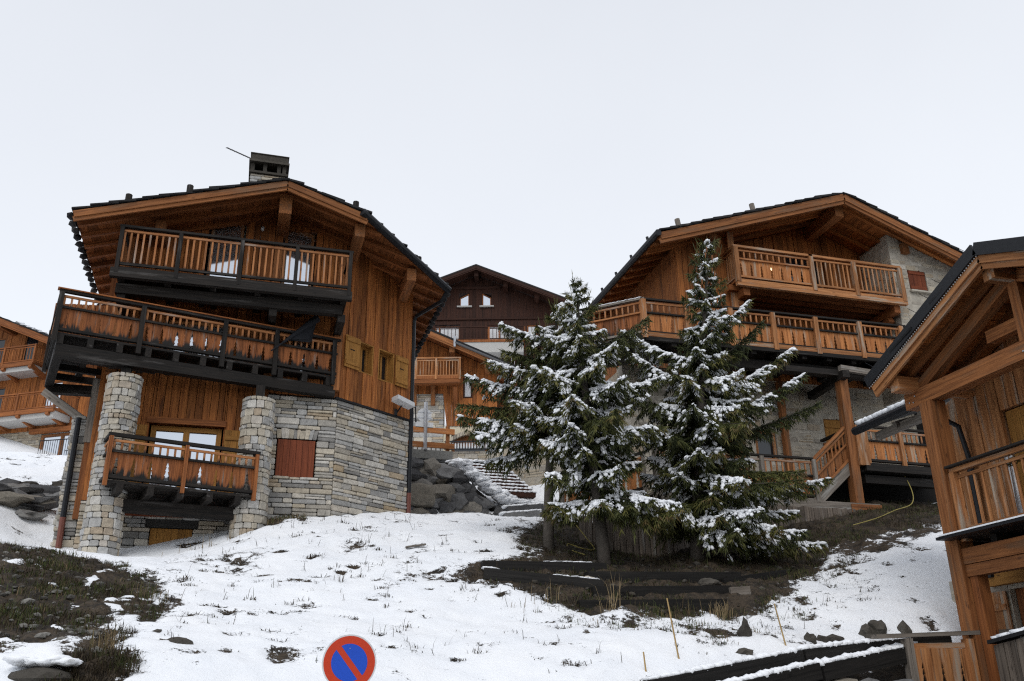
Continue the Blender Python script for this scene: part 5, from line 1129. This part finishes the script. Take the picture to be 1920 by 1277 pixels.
def hose(pts, r, lb):
    P = [V3((x, y, gz(x, y) + dz)) for x, y, dz in pts]; Q = []
    for i in range(len(P) - 1):
        p0, p1, p2, p3 = P[max(i - 1, 0)], P[i], P[i + 1], P[min(i + 2, len(P) - 1)]
        for k_ in range(8):
            t = k_/8; Q.append(.5*((2*p1) + (p2 - p0)*t + (2*p0 - 5*p1 + 4*p2 - p3)*t*t + (3*p1 - p0 - 3*p2 + p3)*t**3))
    Q.append(P[-1]); one(lambda b: b.tube(Q, r, 6), 'garden_hose', 'hose_yellow', None, lb, 'hose')
hose([(6.9, 18.9, .45), (7.0, 18.5, .25), (7.1, 18.3, .06), (6.8, 18.2, .06), (6.52, 18.3, .1), (6.45, 18.0, .04), (6.62, 17.6, .04)], .012, 'yellow hose looped on the dark soil between two spruce trunks')
hose([(14.2, 19.2, .05), (15.0, 19.3, .05), (15.8, 19.6, .05), (16.6, 19.9, .15), (17.0, 20.3, .5), (17.05, 20.7, 1.1)], .012, 'yellow hose hanging below the right terrace and lying on the bank')

# ================================================================== SPRUCES
def brush(P0, P1, rad, rnd):
    """many slim three-sided spindles at once"""
    P0, P1 = np.array(P0), np.array(P1); n = len(P0); d = P1 - P0; L = np.linalg.norm(d, axis=1, keepdims=True); d = d/L
    a = np.cross(d, np.array([.31, .22, .92])); a /= np.linalg.norm(a, axis=1, keepdims=True); b = np.cross(d, a); rad = np.array(rad)[:, None]
    m = P0 + d*L*.35; V = np.empty((n, 5, 3)); V[:, 0] = P0; V[:, 4] = P1
    ph = np.random.rand(n)[:, None]*2.1
    for k_ in range(3): V[:, 1 + k_] = m + (a*np.cos(ph + k_*2.0944) + b*np.sin(ph + k_*2.0944))*rad
    T = np.array([(0, 2, 1), (0, 3, 2), (0, 1, 3), (4, 1, 2), (4, 2, 3), (4, 3, 1)])
    F = (np.arange(n)[:, None, None]*5 + T[None]).reshape(-1, 3)
    return V.reshape(-1, 3), F, np.repeat(np.array(rnd), 5)
def rawmesh(name, mat, parent, V, F, rn, smooth=False):
    me = bpy.data.meshes.new(name); pl = WLOC[parent.name]; V = V
    me.vertices.add(len(V)); me.vertices.foreach_set('co', V.astype(np.float32).ravel()); me.loops.add(F.size); me.loops.foreach_set('vertex_index', F.ravel().astype(np.int32))
    k_ = F.shape[1]; me.polygons.add(len(F)); me.polygons.foreach_set('loop_start', np.arange(0, F.size, k_)); me.polygons.foreach_set('loop_total', np.full(len(F), k_))
    me.polygons.foreach_set('use_smooth', np.full(len(F), smooth)); me.update(); me.validate()
    a = me.attributes.new('rnd', 'FLOAT', 'POINT'); a.data.foreach_set('value', rn.astype(np.float32))
    me.materials.append(M[mat]); o = bpy.data.objects.new(name, me); COL.objects.link(o); o.parent = parent; o.location = (-pl[0], -pl[1], -pl[2]); WLOC[o.name] = (0, 0, 0); return o
def lumps(C, AX, RX, RY, RZ):
    vs = np.array([tuple(v) for v in ICO[1][0]]); fs = np.array(ICO[1][1]); n = len(C); C, AX = np.array(C), np.array(AX); AX = AX/np.linalg.norm(AX, axis=1, keepdims=True)
    S = np.cross(np.array([[0, 0, 1.]]), AX); S /= (np.linalg.norm(S, axis=1, keepdims=True) + 1e-9); Uu = np.cross(AX, S)
    j = 1 + (np.random.rand(n, len(vs)) - .5)*.5
    V = C[:, None] + (vs[None, :, 0]*j*np.array(RX)[:, None])[..., None]*AX[:, None] + (vs[None, :, 1]*j*np.array(RY)[:, None])[..., None]*S[:, None] + (vs[None, :, 2]*j*np.array(RZ)[:, None])[..., None]*Uu[:, None]
    return V.reshape(-1, 3), (np.arange(n)[:, None, None]*len(vs) + fs[None]).reshape(-1, 3)
def spruce(label, base, top, prof, t0, nb, seed, arms=(), snow=.6, cones=0):
    rng = np.random.RandomState(seed); np.random.seed(seed); random.seed(seed)
    base, top = np.array(base), np.array(top); H = top[2] - base[2]
    root = thing('spruce_tree', label, 'tree', tuple(base), 'spruces on the bank')
    P0, P1, RD, RN = [], [], [], []; SC, SA, SX, SY, SZ = [], [], [], [], []
    axisp = lambda t: base + (top - base)*t + np.array([.06*math.sin(t*5 + seed), .05*math.cos(t*4 + seed), 0])*(1 - t)
    one(lambda b: b.tube([tuple(axisp(t) - (np.array([0, 0, .25]) if t == 0 else 0)) for t in np.linspace(0, .99, 14)], .135*H/6.3, 10, .012), 'trunk', 'bark', root, smooth=True)
    rprof = lambda t: np.interp(t, [p[0] for p in prof], [p[1] for p in prof])
    br = []
    for i in range(nb):
        t = t0 + (1 - t0)*(i + rng.rand()*.9)/nb; L = rprof(t)*rng.uniform(.62, 1.12); az = i*2.39996 + rng.uniform(-.4, .4)
        br.append((t, az, L, None))
    for t, az, L, up in arms: br.append((t, R(az), L, up))
    bb = MB()
    def sp(p, d, l, r, rn): P0.append(p); P1.append(p + d*l); RD.append(r); RN.append(rn)
    for t, az, L, up in br:
        o = axisp(t); dh = np.array([math.cos(az), math.sin(az), 0]); sd = np.array([-dh[1], dh[0], 0])
        droop = rng.uniform(.15, .42)*(1.15 - t)*(1 if up is None else .55)
        if up is None: up = rng.uniform(-.12, .22) + .75*max(0, t - .6)
        tipup = rng.uniform(.10, .35)
        pos = lambda s: o + dh*L*s*(1 - .05*s) + np.array([0, 0, 1])*L*(up*s - droop*s**1.4 + tipup*droop*2*s**3) + sd*L*.08*math.sin(s*4 + az)
        npts = max(4, int(L/.06)); pp = [pos(i/npts) for i in range(npts + 1)]
        bb.tube([tuple(q) for q in pp[::3]] if npts > 6 else [tuple(pp[0]), tuple(pp[-1])], .018*(.5 + L*.5), 5, .005)
        bs = rng.rand(); fresh = rng.rand()*.35; sph = rng.rand()*20; bsn = snow*(1.25 if bs > .3 else .25)
        for i in range(1, npts + 1):
            s = i/npts; p = pp[i]; tan = pp[i] - pp[i - 1]; tan = tan/np.linalg.norm(tan)
            if s < .06 and L > .6: continue
            sn = mnoise.noise(V3((s*L*2.4, sph, 3.1)))*.9 + .5
            sn2 = mnoise.noise(V3((s*L*6.0, sph, 9.1)))
            hassnow = (sn + sn2*.5)*bsn > .26 and s > .18
            for q in range(3): sp(p, (tan + (rng.rand(3) - .5)*1.1) * 1, .10 + .05*rng.rand(), .014, min(1, fresh + s*.35 + rng.rand()*.3))
            env = min(1, (1 - s)*1.5 + .14)*(.5 + .5*min(1, s*3)); ls0 = min(.46, .36*L)*env
            for side in (-1, 1):
                ls = ls0*rng.uniform(.55, 1.15); hang = rng.uniform(.0, 1.1) + .15*(1 - s)
                d = tan*rng.uniform(.2, 1.1) + sd*side*rng.uniform(.5, 1.1) - np.array([0, 0, 1])*hang*.8; d = d/np.linalg.norm(d)
                k_ = max(1, int(ls/.055)); last = p
                for j in range(k_ + 1):
                    u = j/max(1, k_); q = p + d*ls*u - np.array([0, 0, 1])*ls*.28*u*u
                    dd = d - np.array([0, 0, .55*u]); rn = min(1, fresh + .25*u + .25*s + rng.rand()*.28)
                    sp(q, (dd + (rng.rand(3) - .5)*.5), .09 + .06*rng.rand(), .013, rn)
                    if rng.rand() < .4: sp(q, np.array([(rng.rand() - .5)*.6, (rng.rand() - .5)*.6, -1.]), .08 + .16*rng.rand(), .013, rn*.7)
                    for s2 in (-1, 1): sp(q, (dd*.7 + np.cross(dd, np.array([0, 0, 1.]))*s2*.75 - np.array([0, 0, rng.uniform(.05, .7)])), .075 + .06*rng.rand(), .0115, rn)
                    if hassnow and rng.rand() < .80*(1 - .3*u):
                        SC.append(q + np.array([0, 0, .026])); SA.append(dd + (rng.rand(3) - .5)*.3); q_ = rng.rand()**1.8; SX.append(.026 + .075*q_); SY.append(.015 + .042*q_); SZ.append(.010 + .026*q_)
                        for _ in range(2): SC.append(q + (rng.rand(3) - .5)*np.array([.10, .10, .03]) + np.array([0, 0, .026])); SA.append(dd + (rng.rand(3) - .5)*.7); q_ = rng.rand()**2; SX.append(.02 + .05*q_); SY.append(.012 + .028*q_); SZ.append(.009 + .018*q_)
            if hassnow and rng.rand() < .95:
                SC.append(p + np.array([0, 0, .035])); SA.append(tan); q_ = rng.rand()**1.3; SX.append(.035 + .09*q_); SY.append(.02 + .055*q_); SZ.append(.014 + .032*q_)
    # leader and short upright shoots at the top
    for i in range(26):
        t = 1 - .12*i/26; p = axisp(min(t, .995)); d = np.array([rng.uniform(-.6, .6), rng.uniform(-.6, .6), .75]); sp(p, d, .07 + .08*rng.rand(), .012, .3 + rng.rand()*.4)
    sp(axisp(.97), np.array([0, 0, 1.]), .3*H/6, .014, .97)
    for i in range(16):
        t = rng.uniform(.80, .98); az = rng.rand()*6.28; p = axisp(t) + np.array([math.cos(az), math.sin(az), 0])*rprof(t)*rng.uniform(.5, 1.0); d = np.array([math.cos(az)*.3, math.sin(az)*.3, 1.])
        for j in range(3): sp(p + d*.09*j, d + (rng.rand(3) - .5)*.3, .16, .010, .6 + .35*rng.rand())
    bb.build('branches', 'bark', root)
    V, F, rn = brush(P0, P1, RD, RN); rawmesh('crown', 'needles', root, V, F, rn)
    V, F = lumps(SC, SA, SX, SY, SZ); rawmesh('snow', 'snow', root, V, F, np.zeros(len(V)), True)
    if cones:
        for i in range(cones):
            b = MB()
            t = rng.uniform(.70, .97); az = rng.rand()*6.28; p = axisp(t) + np.array([math.cos(az), math.sin(az), 0])*rprof(t)*rng.uniform(.7, 1.05)
            b.tube([tuple(p), tuple(p - np.array([0, 0, .05])), tuple(p - np.array([.01, 0, .13]))], .022, 6, .010); b.build('cone', 'cone', root)
    print('spruce', len(P0), len(SC))
spruce('leftmost spruce, bare grey trunk at the left end of the dark bank', (6.0, 18.1, 4.50), (6.40, 18.15, 10.15), [(.2, .9), (.34, 1.1), (.45, 1.45), (.58, 1.35), (.72, .95), (.84, .62), (.93, .36), (1, .06)], .40, 48, 3,
       arms=[(.64, 170, 2.0, .12), (.57, 168, 2.15, .08), (.50, 172, 2.1, .06), (.44, 175, 1.8, .03), (.36, -40, 1.1, -.2), (.70, 175, 1.6, .15), (.84, 168, 1.3, .30), (.76, 160, 1.2, .25)], snow=.95)
spruce('middle spruce with a rough trunk in front of the plank fence', (6.76, 17.03, 4.05), (6.50, 17.15, 10.35), [(.20, .9), (.3, 1.2), (.4, 1.45), (.52, 1.4), (.65, 1.05), (.78, .68), (.88, .42), (.95, .2), (1, .04)], .27, 56, 8,
       arms=[(.22, 185, 1.1, -.08), (.245, -25, 1.5, -.10), (.26, -38, 1.9, -.22), (.25, 150, 1.1, -.2), (.20, -45, 1.6, -.12), (.23, -55, 1.3, -.12), (.20, -70, 1.0, -.1), (.21, 250, .9, -.1), (.72, -30, 1.5, .5), (.58, -20, 1.7, .2), (.46, -25, 1.6, .0)], snow=.9)
spruce('tallest spruce, at right, with a slim crown top and long snowy arms', (8.95, 17.45, 4.28), (10.05, 17.45, 11.95), [(.04, .7), (.12, 1.1), (.22, 1.35), (.42, 1.3), (.55, .95), (.64, .72), (.74, .56), (.84, .44), (.93, .33), (1, .18)], .10, 96, 21,
       arms=[(.10, -14, 2.7, -.08), (.13, -30, 2.2, -.12), (.20, -10, 3.0, .14), (.22, -32, 2.2, .10), (.33, -8, 2.95, .42), (.38, -18, 2.5, .55), (.45, -12, 2.35, .68), (.55, -10, 1.6, .85), (.50, 172, 1.9, .55), (.58, 168, 1.9, .45), (.44, 178, 2.0, .15), (.36, 185, 1.8, .05), (.15, -70, 1.7, -.1), (.16, 215, 1.5, -.15), (.13, 195, 1.3, -.12), (.09, -85, 1.4, -.1), (.11, -30, 1.6, -.15), (.13, -50, 1.8, -.2), (.66, -14, 1.2, .8), (.27, -14, 2.3, .0), (.17, -8, 2.2, -.05)], snow=.75, cones=34)

# ================================================================== GRASS AND SMALL STUFF
def grass():
    rng = np.random.RandomState(4); V = []; F = []; rn = []
    def blade(x, y, z, h, lean, az, wd, r):
        d = np.array([math.cos(az), math.sin(az), 0]); s = np.array([-d[1], d[0], 0])*wd; p = np.array([x, y, z - .02]); m = p + np.array([0, 0, h*.6]) + d*lean*h*.35; e = p + np.array([0, 0, h*(1 - lean*.35)]) + d*lean*h
        n = len(V); V.extend([p - s, p + s, m + s*.7, m - s*.7, e]); F.append((n, n + 1, n + 2)); F.append((n, n + 2, n + 3)); F.append((n + 3, n + 2, n + 4)); rn.extend([r]*5)
    def fill(Z, n, h, dark, smax=.02, req=.45):
        Z = np.array(Z); lo, hi = Z.min(0), Z.max(0); x, y = rng.uniform(lo[0], hi[0], n), rng.uniform(lo[1], hi[1], n)
        b = barev(x, y); k_ = (polydist(x, y, Z) > -.15) & (b > req) & (fbm(x*1.3, y*1.3, 77) + rng.rand(n)*.25 > .52); x, y = x[k_], y[k_]; z = gzv(x, y)
        cl = fbm(x*2.2, y*2.2, 55)
        for i in range(len(x)): blade(x[i], y[i], z[i], rng.uniform(*h)*(.5 + cl[i]), rng.uniform(.1, 1.2), rng.rand()*6.28, rng.uniform(.003, .007), np.clip(dark + (cl[i] - .5)*.9 + rng.uniform(-.22, .22), 0, 1))
    fill(Z1, 52000, (.04, .15), .36); fill(Z1b, 6000, (.06, .20), .22); fill(Z2, 80000, (.03, .15), .34); fill(Z3, 9000, (.04, .16), .5, req=.3); fill(Z7, 900, (.05, .2), .6, req=.3)
    # tufts and single dead stems that stand through the snow
    n = 620; x, y = rng.uniform(-.9, 11.5, n), rng.uniform(11.9, 21.3, n); z = gzv(x, y)
    for i in range(n):
        if fbm(x[i:i+1]*.6, y[i:i+1]*.6, 12)[0] < .40: continue
        if i % 3 == 0:
            for k_ in range(rng.randint(8, 22)): blade(x[i] + rng.normal()*.07, y[i] + rng.normal()*.04, z[i] + .03, rng.uniform(.03, .11), rng.uniform(.2, 1.3), rng.rand()*6.28, .007, rng.uniform(0, .35))
        for k_ in range(rng.randint(1, 5)): blade(x[i] + rng.uniform(-.06, .06), y[i] + rng.uniform(-.05, .05), z[i] + .04, .04 + .26*rng.rand()**2.5, rng.uniform(.1, 1.5), rng.rand()*6.28, .0045, rng.uniform(0, .45))
    for tx, ty in TUFTS:
        m_ = rng.randint(6, 34); h = rng.uniform(.04, .09); zt_ = gz(tx, ty)
        for k_ in range(m_): blade(tx + rng.normal()*.11, ty + rng.normal()*.06, zt_ + .015, h*rng.uniform(.4, 1.6), rng.uniform(.5, 2.2), rng.rand()*6.28, .006, rng.uniform(0, .36))
    for (cx, cy, m_, h, r, sp_) in ((5.95, 14.62, 22, .75, .95, .12), (7.9, 14.5, 60, .35, .85, .22), (5.0, 15.1, 10, .45, .8, .25), (6.6, 14.55, 16, .3, .5, .3), (4.6, 14.9, 10, .4, .7, .4), (-.9, 20.2, 18, .4, .8, .5), (.0, 20.3, 14, .35, .8, .4), (-1.45, 12.2, 60, .35, .8, .15), (-1.3, 15.2, 90, .35, .68, .25), (7.3, 14.6, 12, .35, .7, .3), (1.7, 16.5, 14, .35, .3, .2), (-4.2, 17.3, 80, .2, .66, .3), (-3.0, 17.3, 50, .18, .66, .25)):
        for k_ in range(m_):
            a, c = cx + rng.normal()*sp_*.6, cy + rng.normal()*sp_*.4; blade(a, c, gz(a, c) + .02, h*rng.uniform(.4, 1.1), rng.uniform(.05, .7), rng.rand()*6.28, .005, np.clip(r + rng.uniform(-.15, .1), 0, 1))
    me = bpy.data.meshes.new('dry_grass'); me.from_pydata([tuple(v) for v in V], [], F); a = me.attributes.new('rnd', 'FLOAT', 'POINT'); a.data.foreach_set('value', np.array(rn, np.float32))
    me.materials.append(M['grass']); o = bpy.data.objects.new('dry_grass', me); COL.objects.link(o); o['kind'] = 'stuff'; o['label'] = 'dry brown and green grass on the bare bank and dead stems through the snow'
    print('blades', len(F)//3)
grass()
def rubble():
    rng = np.random.RandomState(9)
    for Zx, n, m_, lb in ((((-6, -1.1), (11.5, 18)), 700, 'scree', 'small grey stones scattered on the bare left bank'), (((4.5, 11), (14.6, 18.5)), 400, 'stone_rock', 'small dark stones in the soil under the spruces')):
        b = MB(); x, y = rng.uniform(*Zx[0], n), rng.uniform(*Zx[1], n); z = gzv(x, y); k_ = barev(x, y) > .5
        for a, c, d in zip(x[k_], y[k_], z[k_]): r = abs(rng.normal())*.022 + .010; b.lump((a, c, d + .01), r*1.4, r, r*.8, n=1)
        o = b.build('rubble', m_); o['kind'] = 'stuff'; o['label'] = lb
rubble()
